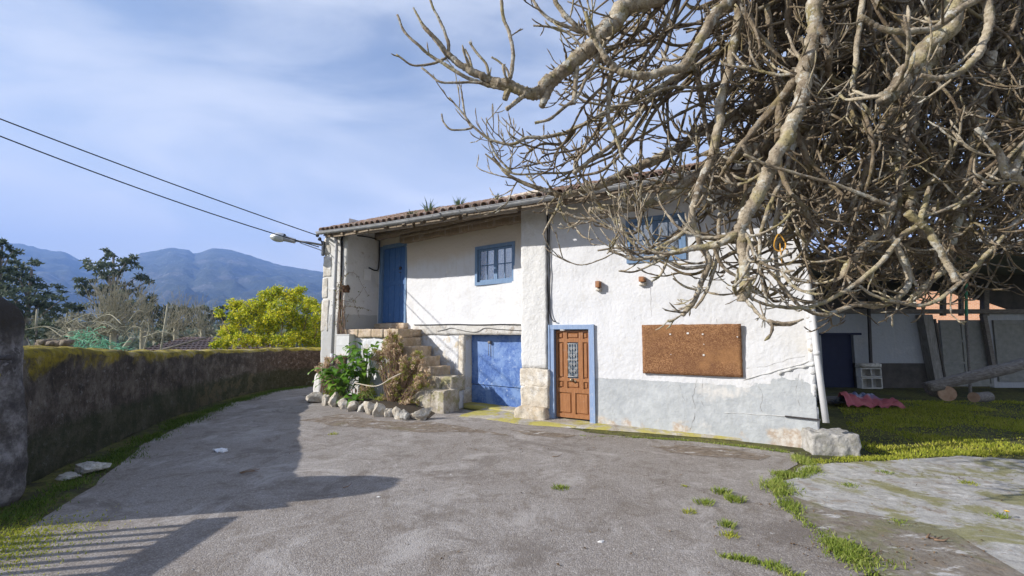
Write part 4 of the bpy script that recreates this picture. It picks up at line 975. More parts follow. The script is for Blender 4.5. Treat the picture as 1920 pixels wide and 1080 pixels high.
limb([(1470,330,4.3),(1430,420,4.3),(1425,500,4.3),(1440,575,4.3)],5,2.5,10,tl=(.15,.45))
# --- the tangle itself: many thinner branches spreading from the crotches
b=MB(); b2=MB()
def inreg(u,v):
    if v>interp([(940,340),(1050,385),(1150,500),(1250,560),(1330,545),(1420,570),(1560,585),(1700,565),(1800,520),(1920,470)],u): return False
    if u<interp([(0,1010),(120,1040),(250,960),(340,980),(400,1090),(480,1180),(560,1390)],v): return False
    return True
def tangle(n,us,ue,Yr,rp,tw,ustart,tls=(.2,.6),sg=.25):
    c=0
    while c<n:
        u=random.uniform(us,ue); v=random.uniform(-80,580)
        if not inreg(u,v): continue
        Y=random.uniform(*Yr)
        dv=random.uniform(*sg) if isinstance(sg,tuple) else sg
        su=u+random.uniform(*ustart)*(1 if u<1400 or random.random()<.55 else -.45); sv=v-random.uniform(40,330)-abs(su-u)*.2
        Ys=Y+random.uniform(-.4,.4)
        a=P(su,sv,Ys); e=P(u,v,Y); a,ra=min(LPTS,key=lambda q:(q[0]-a).length_squared)
        if (a-e).length<.35 or (a-e).length>3.6: continue
        a=a.copy(); LE=(a-e).length; m1=a.lerp(e,.35)+Vector((0,0,-.10))+rv()*.1*LE; m2=a.lerp(e,.72)+Vector((0,0,-.12*LE))+rv()*.13*LE
        if e.z<1.9 : continue
        # stay outside the house
        if (HI@e).y>-.95 and (HI@e).x<SR+.6: continue
        pts=spline([a,m1,m2,e],10); r=min(random.uniform(*rp)/F*Y,ra*.75)
        knob(pts,r*1.35,max(.007,r*.5),7,b,.2)
        if r>.016: LPTS.extend([(p.copy(),r) for p in pts[3:-3:3]])
        L=(e-a).length
        for _ in range(tw):
            i=random.randrange(3,len(pts)-1); d=(pts[i+1]-pts[i]).normalized()
            twig(b2,pts[i],d*random.uniform(.1,.9)+rv()*.9,random.uniform(*tls),random.uniform(.006,.0125),0,.9)
        c+=1
tangle(26,900,1150,(4.7,5.6),(1.8,3),6,(60,260),(.15,.4))
tangle(62,1010,1380,(4.6,6.4),(3,6.5),5,(120,380),(.2,.55))
tangle(105,1300,1620,(4.2,6.6),(3,7.5),6,(80,400),(.2,.55))
tangle(240,1480,2000,(4.0,7.0),(3,8),8,(40,420),(.2,.6))
tangle(220,1460,2050,(5.6,8.2),(3.2,8.5),8,(40,380),(.25,.7))
o=wpart(b,'tangled_branches',BARK2,TR,True); tag(o,kind='stuff'); o=wpart(b2,'tangled_twigs',BARK2,TR,True); tag(o,kind='stuff')
b=MB(); q=P(1462,455,4.2); b.tube([q+Vector((.05*math.cos(a*.5),.02*math.sin(a),.05*math.sin(a*.5)*1.6)) for a in range(14)],.006,6); b.tube([q,q+Vector((.01,0,-.2))],.005,6)
tag(b.build('twine',W('tw',lambda:simple('orange_twine',(.55,.25,.04),(.6,.35,.06),9)),None,True),'small loop of orange twine tied round a hanging fig twig','twine')
# ================================================================== plants by the stair
random.seed(23)
GREEN=foliage('broad_green_leaf',[(.06,.16,.015),(.13,.28,.025),(.24,.40,.05)],.4,.35,3,.5)
YG=foliage('yellow_green_leaf',[(.17,.22,.03),(.34,.36,.06),(.48,.42,.12)],.6,.35,4)
DRY=foliage('dry_flower_head',[(.32,.20,.12),(.58,.42,.27),(.78,.66,.46)],.9,.25,7)
DSTEM=simple('brown_stem',(.13,.08,.05),(.30,.20,.13),9)
GST=simple('green_stem',(.10,.17,.03),(.2,.26,.07),9)
def onbed(u,v,d): # a point in the bed seen at pixel (u,v) on the plane d in front of the house
    q=hs(u,v,d); return HM@Vector((q[0],d,q[1]))
def bigleaf(mb,p,tip,w,mi=0,fold=.25,n=8):
    """broad pointed leaf with a midrib fold and a drooping tip"""
    d=tip-p; L=d.length; up=Vector((0,0,1)); sd=d.cross(up).normalized(); nn=sd.cross(d.normalized()); vs=[]
    for i in range(n+1):
        t=i/n; c=p+d*t+nn*(.22*L*math.sin(PI*t*.9)); ww=w*math.sin(PI*(t**.75))*.5*(1-.15*t)+.002
        wav=.12*w*math.sin(t*11)
        vs+= [c-sd*ww+nn*(fold*ww+wav),c,c+sd*ww+nn*(fold*ww-wav)]
    mb.add(vs,[(3*i+j,3*i+j+1,3*i+4+j,3*i+3+j) for i in range(n) for j in (0,1)],mi)
def arum(name,base,n,H,label,lean=None):
    t=thing(name,label,'plant',Matrix.Translation(base)); s=MB(); l=MB()
    for k in range(n):
        a=random.uniform(0,2*PI); r_=random.uniform(.05,.42)*H; h=H*random.uniform(.35,1)
        tip=base+Vector((math.cos(a)*r_,math.sin(a)*r_*.6-.08,h)); mid=base.lerp(tip,.55)+Vector((0,0,h*.15)); st=base+Vector((random.uniform(-.1,.1),random.uniform(-.06,.06),0))
        s.tube(spline([st,mid,tip],4),[.010,.010,.009,.009,.008,.008,.007,.006,.005],5)
        dr=Vector((math.cos(a),math.sin(a)*.6-.45,random.uniform(-.6,.25))).normalized(); L=random.uniform(.26,.46)
        bigleaf(l,tip,tip+dr*L,random.uniform(.14,.24))
    wpart(s,'stem',GST,t,True); o=wpart(l,'leaves',GREEN,t,True); return t
arum('arum_plant',onbed(642,757,-.45),60,1.0,'clump of big glossy green leaves at the left of the flower bed')
arum('arum_plant',onbed(685,735,-.25),40,1.2,'taller broad leaved green plant against the white landing wall')
arum('arum_plant',onbed(672,772,-.7),16,.4,'low broad green leaves just behind the middle edging rocks')
arum('arum_plant',onbed(752,786,-.8),9,.25,'tiny green seedling clump by the right edging rocks')
def shrub(name,base,cs,label,cat='shrub',leafn=30,heads=True,green=.2,stemmat=DSTEM,ls=(.03,.06)):
    t=thing(name,label,cat,Matrix.Translation(base)); s=MB(); l=MB(); g=MB()
    for (c,r_,n) in cs:
        for k in range(n):
            e=c+rv()*r_*random.random()**.45; st=base+Vector((random.uniform(-.22,.22),random.uniform(-.1,.1),0)); m=st.lerp(e,.5)+rv()*.05+Vector((0,0,.06))
            pts=spline([st,m,e],4); s.tube(pts,[.009-.006*i/8 for i in range(len(pts))],5)
            for j in range(random.randint(0,2)):
                q=pts[random.randint(3,7)]; e2=q+(rv()+Vector((0,0,.8))).normalized()*.15; s.tube([q,e2],.003,4)
            gg=random.random()<green
            for j in range(leafn):
                q=e+rv()*.055*random.random()**.5; dd=(rv()+Vector((0,0,.5))).normalized(); (g if gg else l).leaf(q,dd,rv(),random.uniform(*ls),random.uniform(.018,.036),bend=.5)
            for j in range(4):
                q=pts[random.randint(3,8)]; g.leaf(q,rv()+Vector((0,0,.3)),rv(),.06,.03,bend=.4) if green>.05 else l.leaf(q,rv()-Vector((0,0,.5)),rv(),.06,.028,bend=.6)
    wpart(s,'stem',stemmat,t,True); 
    if l.v: wpart(l,'dry_heads' if heads else 'leaves',DRY,t)
    if g.v: wpart(g,'green_leaves',YG,t)
    return t
B0=onbed(745,775,-.5)
shrub('hydrangea_bush',B0,[(onbed(738,650,-.30),.28,62),(onbed(712,668,-.3),.22,34),(onbed(765,685,-.42),.27,45),(onbed(745,720,-.5),.30,48),(onbed(795,715,-.48),.24,34),(onbed(770,755,-.55),.26,30),(onbed(735,632,-.25),.16,26),(onbed(785,672,-.35),.16,18)],'tall dry hydrangea with brown seed heads and yellowing tips against the stair','shrub',26,True,.30)
shrub('hydrangea_bush',onbed(615,745,-.2),[(onbed(618,680,-.18),.16,22),(onbed(640,672,-.25),.14,16),(onbed(600,690,-.2),.15,16)],'small pale pinkish dry hydrangea at the corner pillar','shrub',22,True,.05)
shrub('low_shrub',onbed(625,762,-.5),[(onbed(620,740,-.45),.20,30),(onbed(650,755,-.6),.16,20)],'low yellow green shrub spilling over the left edging rocks','shrub',22,True,.93,GST)
shrub('low_shrub',onbed(700,765,-.6),[(onbed(690,735,-.5),.22,28),(onbed(715,755,-.6),.2,22)],'low yellow green shrub in the middle of the flower bed','shrub',20,True,.75,GST)
b=MB(); b.tube(spline([onbed(665,718,-.75),onbed(705,724,-.8),onbed(735,708,-.8),onbed(752,700,-.8)],6),.012,6); tag(b.build('bare_stick',W('ps2',lambda:simple('pale_stick',(.42,.36,.27),(.6,.54,.44),8)),None,True),'pale bare stick lying through the flower bed leaves','stick')
b=MB(); 
for k in range(4): b.tube(spline([onbed(668,776,-.72),onbed(664+k*3,755,-.65),onbed(660+k*6,730,-.6)],5),.012,6)
tag(b.build('red_stem',W('rs',lambda:simple('reddish_stem',(.16,.05,.03),(.25,.09,.06),9)),None,True),'cluster of reddish brown stems between the edging rocks','plant')
# climbing rose on the side wall
VN=thing('climbing_vine','thin nearly bare climbing vine with few small leaves at the left corner','vine',Matrix.Translation(onbed(640,700,-.12)))
s=MB(); l=MB()
for k in range(16):
    u0=random.uniform(634,648); pts=[onbed(u0,random.uniform(640,700),-.12)]; u,v=u0,random.uniform(540,640); ue=random.uniform(605,700)
    pts+= [onbed(u0+random.uniform(-4,4),v,-.13), onbed((u0+ue)/2,v-random.uniform(0,35),-.15 if ue<650 else .1), onbed(ue,v-random.uniform(-30,60),-.12 if ue<650 else .45)]
    pts=spline(pts,7); pts=[p+rv()*.015 for p in pts]; s.tube(pts,[.009-.006*i/len(pts) for i in range(len(pts))],5)
    for j in range(11):
        q=pts[random.randint(9,len(pts)-1)]+rv()*.05; l.leaf(q,rv(),rv(),random.uniform(.035,.07),.035,bend=.4)
wpart(s,'stem',DSTEM,VN,True); wpart(l,'leaves',foliage('vine_leaf',[(.06,.08,.02),(.14,.16,.04),(.25,.2,.09)],.6,.3,5),VN)
b=MB(); q=onbed(649,541,.02); b.rough(q+Vector((-.09,-.1,-.12)),q+Vector((.1,.06,.1)),.03,.04,8,3,rnd=.06); tag(b.build('bird_nest',W('nst',lambda:simple('dark_nest',(.06,.035,.02),(.17,.09,.05),15,1,1,.03)),None,True),'small dark brown nest lodged on the cable at the left corner','nest')
# weeds on the roof
def tuft(name,c,H,n,mat,label,cat='grass',spread=.5,w=.012,group=None,rad=.05):
    b=MB()
    for k in range(n):
        a=random.uniform(0,2*PI); rr=rad*random.random(); p=Vector((c[0]+rr*math.cos(a),c[1]+rr*math.sin(a),c[2])); h=H*random.uniform(.4,1); d=Vector((math.cos(a)*spread*random.random(),math.sin(a)*spread*random.random(),1)).normalized()
        sd=d.cross(rv()).normalized()*w*.5; m=p+d*h*.55; t=p+d*h+Vector((d.x,d.y,0))*h*.35-Vector((0,0,h*.1))
        b.add([p-sd,p+sd,m+sd*.8,m-sd*.8,t],[(0,1,2,3),(3,2,4)])
    o=b.build(name,mat,None,True); return tag(o,label,cat,group)
GRASS=foliage('fresh_grass',[(.13,.19,.025),(.24,.31,.045),(.44,.45,.14)],.6,.4,2.5)
MOSSG=foliage('yellow_moss_grass',[(.19,.24,.025),(.36,.39,.04),(.52,.48,.09)],.7,.35,1.2)
WEED=foliage('grey_weed',[(.05,.09,.05),(.10,.15,.08),(.2,.24,.12)],.6,.3,3)
for i,(u,s_,H,lb) in enumerate([(818,.25,.42,'spiky grey green weed on the roof edge near its middle'),(870,.35,.34,'small bushy weed growing on the roof tiles above the upper window'),(779,.3,.22,'low sprig of weed on the roof tiles left of the spiky one'),(940,.4,.20,'tiny sprig of weed near the right part of the roof edge')]):
    sx=hs(u,400,-.3)[0]; d0,z0=eave(sx); p=HM@Vector((sx,d0+s_,z0+.10+s_*.36)); tuft('roof_weed',p,H,26,WEED,lb,'weed',.9,.03,None,.07)
# ================================================================== grasses on the ground
def strip(name,pl,wd,n,H,mat,label,w=.009):
    b=MB(); pl=[G(u,v) for u,v in pl]; seg=[(a,c,(c-a).length) for a,c in zip(pl,pl[1:])]; tot=sum(s[2] for s in seg)
    for k in range(n):
        x=random.random()*tot
        for a,c,L in seg:
            if x<=L: break
            x-=L
        p=a.lerp(c,x/L); g=mn.noise(p*2.5); 
        if g<.0 and random.random()<.8: continue
        ww=wd*(.6+1.2*max(0,.3+g)); p=p+Vector((random.gauss(0,ww*.45),random.gauss(0,ww*.45),.004)); h=H*random.uniform(.35,1)*(.7+.8*max(0,g+.2))
        d=Vector((random.gauss(0,.4),random.gauss(0,.4),1)).normalized(); sd=d.cross(rv()).normalized()*w*.5; m=p+d*h*.5; t=p+d*h+Vector((d.x,d.y,-.1))*h*.3
        b.add([p-sd,p+sd,m+sd*.8,m-sd*.8,t],[(0,1,2,3),(3,2,4)])
    o=b.build(name,mat,None,True); return tag(o,label,'grass',kind='stuff')
strip('grass_verge',[(1490,855),(1530,880),(1500,895),(1462,890),(1455,915),(1475,945),(1500,975),(1540,1000),(1580,1035),(1620,1050),(1690,1062)],.11,6500,.07,GRASS,'bright green grass growing along the joint between asphalt and slab')
strip('grass_verge',[(1560,1005),(1600,1050),(1640,1085)],.16,2200,.07,GRASS,'bright green grass patch at the bottom edge right of centre')
strip('grass_verge',[(1350,1045),(1400,1052),(1450,1065),(1520,1100)],.09,2600,.075,GRASS,'short row of green grass in the asphalt at the bottom edge')
strip('grass_verge',[(1520,868),(1600,862),(1700,858),(1800,852),(1950,850)],.13,4000,.05,MOSSG,'mossy grass fringe between the slab and the lawn')
strip('grass_verge',[(1090,818),(1200,822),(1300,828),(1420,842),(1480,850)],.035,1500,.05,GRASS,'thin grass growing along the outer edge of the house apron')
strip('grass_verge',[(0,985),(60,950),(140,905),(200,868),(260,832),(340,793),(430,757),(520,732),(590,724)],.24,19000,.065,foliage('shade_grass',[(.05,.09,.015),(.09,.15,.02),(.16,.22,.035)],.7,.3,2),'dull green grass along the foot of the mossy wall')
strip('grass_verge',[(-60,1060),(20,1010),(70,1000)],.45,5000,.025,MOSSG,'yellow mossy grass in the lower left corner')
for i,(u,v,H,n,rd,lb) in enumerate([(1052,917,.06,110,.11,'small grass tuft alone in the middle of the asphalt'),(625,815,.05,60,.10,'tiny yellow green tuft in the asphalt near the flower bed'),(1352,925,.08,160,.12,'top tuft of the green patch in the asphalt right of centre'),
    (1378,940,.08,200,.15,'widest bright tuft of the green patch in the asphalt right of centre'),(1320,945,.07,120,.11,'left tuft of the green patch in the asphalt right of centre'),(1292,962,.05,60,.07,'faint low tuft left below the green patch'),
    (1365,988,.07,130,.08,'round green tuft alone below the green patch'),(1367,1006,.05,80,.08,'low yellowish tuft just below the round green tuft'),(1285,598+315,.03,30,.05,'sparse pale tuft left of the green patch'),(1660,888,.05,90,.13,'small tuft in the middle of the concrete slab'),
    (1590,912,.05,80,.12,'small tuft on the left part of the concrete slab'),(1815,908,.05,120,.2,'mossy tuft on the right part of the concrete slab'),(1685,982,.04,70,.1,'flat tuft on the dirt strip below the slab'),(1875,972,.05,90,.12,'dark leafy tuft round the dandelion')]):
    p=G(u,v); tuft('grass_tuft',(p.x,p.y,.004),H,n,MOSSG if i in(1,5,7,8,11) else GRASS,lb,'grass',1.0,.008,'grass tufts in the paving',min(rd,.1))
# lawn
b=MB(); c=0
LAW=[tuple(G(u,v)[:2]) for u,v in [(1580,775),(1600,835),(1640,852),(1700,858),(1920,852),(2050,850),(2100,780),(1900,752),(1560,752)]]
def inpoly(x,y,pg):
    r_=False
    for (x1,y1),(x2,y2) in zip(pg,pg[1:]+pg[:1]):
        if (y1>y)!=(y2>y) and x<(x2-x1)*(y-y1)/(y2-y1)+x1: r_=not r_
    return r_
x0,x1=min(p[0] for p in LAW),max(p[0] for p in LAW); y0,y1=min(p[1] for p in LAW),max(p[1] for p in LAW)
while c<30000:
    x=random.uniform(x0,x1); y=random.uniform(y0,y1)
    if not inpoly(x,y,LAW): continue
    c+=1; g=mn.noise(Vector((x*.9,y*.9,0))); 
    if g<-.1 and random.random()<.75: continue
    p=Vector((x,y,0)); h=.045*random.uniform(.4,1)*(1+.9*g); d=Vector((random.gauss(0,.4),random.gauss(0,.4),1)).normalized(); sd=d.cross(rv()).normalized()*.009; t=p+d*h*1.2
    b.add([p-sd,p+sd,t],[(0,1,2)])
tag(b.build('lawn',MOSSG,None,False),'sunlit yellow green lawn right of the house','grass',kind='stuff')
DAN=thing('dandelion','single yellow dandelion flower on the dirt at the right edge','flower',Matrix.Translation(G(1889,974)))
b=MB(); g=G(1889,974); b.tube([g,g+Vector((0,0,.07))],.004,6); wpart(b,'stem',GST,DAN)
b=MB(); 
for k in range(40):
    a=k*2.4; q=g+Vector((0,0,.07)); b.leaf(q,Vector((math.cos(a),math.sin(a),.15+k*.02)),Vector((0,0,1)),.03-.0004*k,.010)
wpart(b,'petals',W('dy',lambda:simple('dandelion_yellow',(.85,.55,.01),(.9,.65,.02),9)),DAN)
# litter and small stones
b=MB(); g=G(415,847); 
b.rough(g+Vector((-.085,-.06,.0)),g+Vector((.075,.05,.045)),.014,.045,13,4,rnd=.005); tag(b.build('paper_litter',simple('crumpled_paper',(.72,.74,.78),(.8,.82,.85),9),None,False),'crumpled white paper lying on the shaded lane','litter')
g=G(165,885); rock('loose_rock',(g.x,g.y,.05),(.27,.16,.12),ROCK,'grey loose rock in the grass at the foot of the dark wall','rock',5,yaw=.3)
g=G(130,897); rock('loose_rock',(g.x,g.y,.02),(.16,.10,.06),ROCK,'low flat rock left of the grey loose rock by the wall','rock',6)
def sticks(u,v,n,L,lb,r=.006):
    g=G(u,v); b=MB()
    for k in range(n):
        a=random.uniform(-.5,.9); q=g+Vector((random.uniform(-.05,.05),random.uniform(-.05,.05),.02)); e=q+Vector((math.cos(a)*L,math.sin(a)*L*.6,random.uniform(0,.03))); b.tube([q,q.lerp(e,.5)+rv()*.015,e],[r,r*.8,r*.4],5)
    tag(b.build('fallen_twig',DSTEM,None,True),lb,'twig')
sticks(448,890,4,.24,'dark forked dead twig on the lane in the shade'); sticks(645,918,1,.12,'tiny dark twig in the tip of the shadow'); sticks(1040,860,1,.2,'thin dark twig on the sunny asphalt'); sticks(1735,1012,3,.12,'dry brown leaf stalks on the dirt strip',.008)
def chip(u,v,s_,lb): g=G(u,v); rock('pebble',(g.x,g.y,s_*.25),(s_,s_*.7,s_*.4),W('wp',lambda:simple('white_pebble',(.6,.59,.56),(.72,.7,.67),9)),lb,'pebble',u,None,1)
chip(1127,1018,.035,'flat white chip on the asphalt bottom centre'); chip(710,933,.03,'white pebble just right of the shadow tip'); chip(978,933,.014,'tiny round white pebble in the centre of the asphalt'); chip(1573,1025,.025,'pale pebble in the grass strip at the bottom'); chip(845,890,.02,'small white pebble left of centre on the asphalt')
random.seed(77); GRAV=MB()
for k in range(1300):
    y=random.uniform(3.0,10.5); x=random.uniform(-.75*y,.9*y); s_=random.choice((.004,.005,.007,.010))*random.uniform(.7,1.2)
    if x< interp(WX,y)+.9 or (HI@Vector((x,y,0))).y>-.3: continue
    v=[Vector((x,y,.005))+Vector((a,b_,c_))*s_ for a,b_,c_ in ((1,0,0),(0,1,0),(-1,.2,0),(0,-1,0),(.1,0,.9))]; GRAV.add(v,[(0,1,4),(1,2,4),(2,3,4),(3,0,4)])
tag(GRAV.build('loose_grit',W('grit',lambda:simple('grit',(.10,.08,.06),(.42,.40,.37),.9,.95)),None),'fine loose grit scattered over the asphalt','grit',kind='stuff')
b=MB()
for k in range(900):
    y=random.uniform(3.2,9.5); x=random.uniform(-.2*y,1.05*y)
    if k>300:
        g=G(random.uniform(560,1900),0+random.gauss(0,5)+840) if k>700 else G(*random.choice([(900,806),(1000,815),(1150,822),(1250,835),(1400,850),(1480,880),(1480,950),(1560,1030),(1700,1040),(1800,900),(700,795)])); x=g.x+random.gauss(0,.3); y=g.y+random.gauss(0,.12)
    if (HI@Vector((x,y,0))).y>-.3: continue
    if mn.noise(Vector((x,y,0)))<0 and random.random()<.7: continue
    b.leaf(Vector((x,y,.012)),Vector((random.gauss(0,1),random.gauss(0,1),.15)),Vector((random.gauss(0,.3),0,1)),random.uniform(.02,.05),random.uniform(.01,.02),bend=.6)
tag(b.build('fallen_leaves',foliage('dead_leaf',[(.06,.035,.02),(.13,.08,.04),(.25,.17,.09)],.9,.1,3),None),'scattered brown dead leaf scraps on asphalt and slab','leaves',kind='stuff')
# ================================================================== shed
SY=15.2
SH=thing('open_shed','dark open lean-to shed with pale walls and a sagging corrugated roof behind the lawn','shed',Matrix.Translation((12,SY,0)))
pz=lambda v,Y:P(960,v,Y).z
zt_=pz(588,SY); zm=pz(681,SY); 
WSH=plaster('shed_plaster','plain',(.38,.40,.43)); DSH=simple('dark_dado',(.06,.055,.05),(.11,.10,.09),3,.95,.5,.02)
xa,xb=P(1500,600,SY).x,P(1735,600,SY).x; dx0,dx1=P(1539,627,SY).x,P(1600,627,SY).x; dzt=pz(627,SY)
b=MB(); b.box((xa,SY,zm),(dx0,SY+.2,zt_)); b.box((dx0,SY,dzt),(dx1,SY+.2,zt_)); b.box((dx1,SY,zm),(xb,SY+.2,zt_)); b.box((xa,SY+.001,0),(dx0,SY+.2,zm)); b.box((P(1855,600,SY).x,SY+.05,.0),(P(2300,600,SY).x,SY+.2,zt_)); wpart(b,'wall',WSH,SH)
b=MB(); b.box((dx1,SY-.02,-.05),(xb,SY+.19,zm-.003)); wpart(b,'dado',DSH,SH)
b=MB(); b.box((dx0,SY+.12,-.05),(dx1,SY+.16,dzt)); b.box((dx0-.05,SY-.03,dzt-.02),(dx1+.25,SY+.0,dzt+.05)); wpart(b,'dark_doorway',W('nd',lambda:simple('doorway_near_black',(.010,.014,.045),(.016,.022,.06),5,.6)),SH)  # near-black blue panel filling the dark doorway
SDO=simple('weathered_white_door',(.20,.205,.19),(.29,.29,.27),6,.8,.3,.01)
def sdoor(u0,u1,zb,lb):
    x0=P(u0,600,SY).x; x1=P(u1,600,SY).x; z1=pz(600,SY); b=MB(); b.box((x0,SY+.02,zb),(x1,SY+.07,z1)); m=(x0+x1)/2; s_=.09
    for a,c in ((x0,m-.01),(m+.01,x1)):
        b.box((a,SY-.01,zb),(a+s_,SY+.019,z1)); b.box((c-s_,SY-.01,zb),(c,SY+.019,z1))
        for f in (0,.33,.66,.93): z=zb+(z1-zb)*f; b.box((a+s_,SY-.008,z),(c-s_,SY+.018,z+s_))
    wpart(b,'shed_door',SDO,SH).__setitem__('label',lb)
sdoor(1762,1852,.05,'grey white double door of the shed'); sdoor(1862,1990,.2,'pale panelled door at the right of the shed')
b=MB(); 
SDO2=paintwood('grey_plank',(.20,.19,.175),(.32,.31,.29),(.4,.38,.35),.4,.95,(5,5,.8))
def post(u0,v0,u1,v1,Y,w,mat,nm): 
    b=MB(); a=P(u0,v0,Y); c=P(u1,v1,Y); b.hexa([c+Vector(q) for q in((-w,-w,0),(w,-w,0),(w,w,0),(-w,w,0))]+[a+Vector(q) for q in((-w,-w,0),(w,-w,0),(w,w,0),(-w,w,0))]); wpart(b,nm,mat,SH)
post(1628,560,1633,684,SY-.25,.035,IRON,'post'); post(1732,590,1757,725,SY-.15,.15,SDO2,'plank'); post(1752,598,1772,715,SY-.3,.03,DSH,'post'); post(1843,590,1862,690,SY-.12,.065,TIMB,'post'); post(1768,540,1768,592,SY+.05,.06,TIMB,'post'); post(1802,540,1802,592,SY+.05,.05,TIMB,'post'); post(1846,540,1846,592,SY+.05,.08,TIMB,'post')
GP=simple('green_post_paint',(.04,.20,.10),(.07,.28,.15),8,.6)
b=MB(); a=P(1811,505,12.6); m=P(1812,592,12.6); b.tube([a,m],.035,8); wpart(b,'post',GP,SH).__setitem__('label','slim green painted shed post'); b=MB(); c=P(1816,705,12.6); c.z=0; b.tube([m-Vector((0,0,.002)),c],.033,8); wpart(b,'post',TIMB,SH)
b=MB(); b.box((xa,SY-.1,zt_+.002),(P(2250,600,SY).x,SY+.25,zt_+.14)); wpart(b,'wall_beam',TIMB,SH)
for u in (1700,1790,1880,1990):
    b=MB(); a=P(u,600,SY); a.z=zt_+1.02; c=P(u-25,600,11.4); c.z=pz(482,11.4)-.1; w=.05; b.hexa([a+Vector((-w,0,-.1)),a+Vector((w,0,-.1)),a+Vector((w,0,0)),a+Vector((-w,0,0)),c+Vector((-w,0,-.1)),c+Vector((w,0,-.1)),c+Vector((w,0,0)),c+Vector((-w,0,0))]); wpart(b,'rafter',TIMB,SH)
# corrugated roof in two overlapping sheets
def corr(x0,x1,ya,za,yb,zb,mat,nm,ph=0):
    b=MB(); n=int((x1-x0)/.045); vs=[]
    for i in range(n+1):
        x=x0+(x1-x0)*i/n; w=.022*math.sin(i*2*PI*.045/.18); 
        for (y,z) in ((ya,za),((ya+yb)/2,(za+zb)/2-.05),(yb,zb)): vs.append((x,y+.04*mn.noise(Vector((x,y,ph))),z+w+.05*mn.noise(Vector((x*.6,y,ph)))))
    b.add(vs,[(3*i+j,3*i+3+j,3*i+4+j,3*i+1+j) for i in range(n) for j in (0,1)]); return wpart(b,nm,mat,SH,True)
CORR=simple('weathered_fibre_sheet',(.20,.20,.20),(.34,.33,.32),3,.9,.4,.01)
corr(P(1545,600,11.3).x,20,11.3,pz(474,11.3),SY+2.2,zt_+1.35,CORR,'roof_sheet'); corr(P(1700,600,12.2).x,22,12.4,pz(446,12.4),SY+3,pz(446,12.4)+.1,CORR,'roof_sheet',4)
b=MB(); b.box((P(1840,600,12.3).x,12.33,pz(452,12.3)),(22,12.40,pz(443,12.3))); wpart(b,'fascia_board',W('wf',lambda:simple('grey_fascia',(.4,.4,.38),(.5,.5,.48),3)),SH)
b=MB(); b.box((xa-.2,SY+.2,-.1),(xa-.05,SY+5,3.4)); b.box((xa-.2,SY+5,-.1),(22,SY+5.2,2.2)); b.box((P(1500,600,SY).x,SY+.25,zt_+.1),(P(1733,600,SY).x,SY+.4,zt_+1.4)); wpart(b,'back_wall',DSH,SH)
b=MB(); lo=[(1725,541),(1790,551),(1850,566),(1905,585),(1960,600)]; hi=[(u,430) for u,_ in lo]; A_=[P(u,v,SY+.3) for u,v in lo]; B_=[P(u,v,SY+.3) for u,v in hi]; b.add(A_+B_+[p+Vector((0,.05,0)) for p in A_+B_],[(i,i+1,i+6,i+5) for i in range(4)]+[(i+10,i+15,i+16,i+11) for i in range(4)]+[(i,i+10,i+11,i+1) for i in range(4)]); wpart(b,'dark_gap_panel',DSH,SH)  # dark sheet added to black out the bright gap under the roof
b=MB(); b.tube([P(1672,578,13),P(1697,578,13)],.10,12); tag(b.build('metal_drum',ZINC,None,True),'small shiny metal drum hung under the shed eave','drum') if False else None
# brick house beyond the shed
BH=thing('brick_building','orange brick outbuilding glimpsed through the gap under the shed roof','building',Matrix.Translation((16,19,0))@Matrix.Rotation(R(-38),4,'Z'))
b=MB(); b.box((-7,4.5,0),(17,9,3.9)); 
def brick():
    m=Mat('orange_brick',.9); n=m.n.new('ShaderNodeTexBrick'); m.inp(n.inputs['Vector'],m.map((1,1,1),(PI/2,0,0))); n.inputs['Scale'].default_value=4; m.inp(n.inputs['Color1'],(.50,.24,.13,1)); m.inp(n.inputs['Color2'],(.60,.32,.19,1)); m.inp(n.inputs['Mortar'],(.55,.45,.36,1)); m.color(n.outputs[0]); return m.m
b.build('wall',brick(),BH); b=MB(); b.hexa([(-7.2,4.2,3.9),(17.2,4.2,3.9),(17.2,9.2,4.7),(-7.2,9.2,4.7),(-7.2,4.2,4.0),(17.2,4.2,4.0),(17.2,9.2,4.8),(-7.2,9.2,4.8)]); b.build('roof',TILE,BH)
# cinder blocks
CB=simple('cinder_block_grey',(.36,.35,.32),(.52,.51,.47),7,.95,.8,.012)
def block(u0,u1,v0,v1,Y,lb,rnd=0):
    x0=P(u0,v1,Y).x; x1=P(u1,v1,Y).x; z0=P(u0,v1,Y).z; z1=P(u0,v0,Y).z; b=MB(); t=.035; m=(x0+x1)/2; D=.2
    b.rough((x0,Y,z0),(x1,Y+D,z0+t),.05,.003,8,1,rnd=.004); b.rough((x0,Y,z1-t),(x1,Y+D,z1),.05,.003,8,2,rnd=.004)
    for q in (x0,m-t/2,x1-t): b.rough((q,Y+.002,z0+t-.001),(q+t,Y+D-.002,z1-t+.001),.05,.003,8,3,rnd=.004)
    b.box((x0+t,Y+D-.02,z0+t),(x1-t,Y+D-.01,z1-t))
    tag(b.build('cinder_block',CB,None),lb,'block','stacked cinder blocks')
YB=13.2
block(1617,1656,708,729,YB,'lower hollow cinder block of the stack before the shed'); block(1615,1654,690,707.6,YB,'upper hollow cinder block of the stack before the shed')
b=MB(); a=P(1614,690,YB); c=P(1653,684,YB); b.rough((a.x,YB-.02,a.z+.005),(c.x,YB+.22,c.z+.04),.05,.012,8,4,rnd=.02); tag(b.build('stone_slab',ROCK,None,True),'flat stone slab lying on top of the cinder blocks','stone')
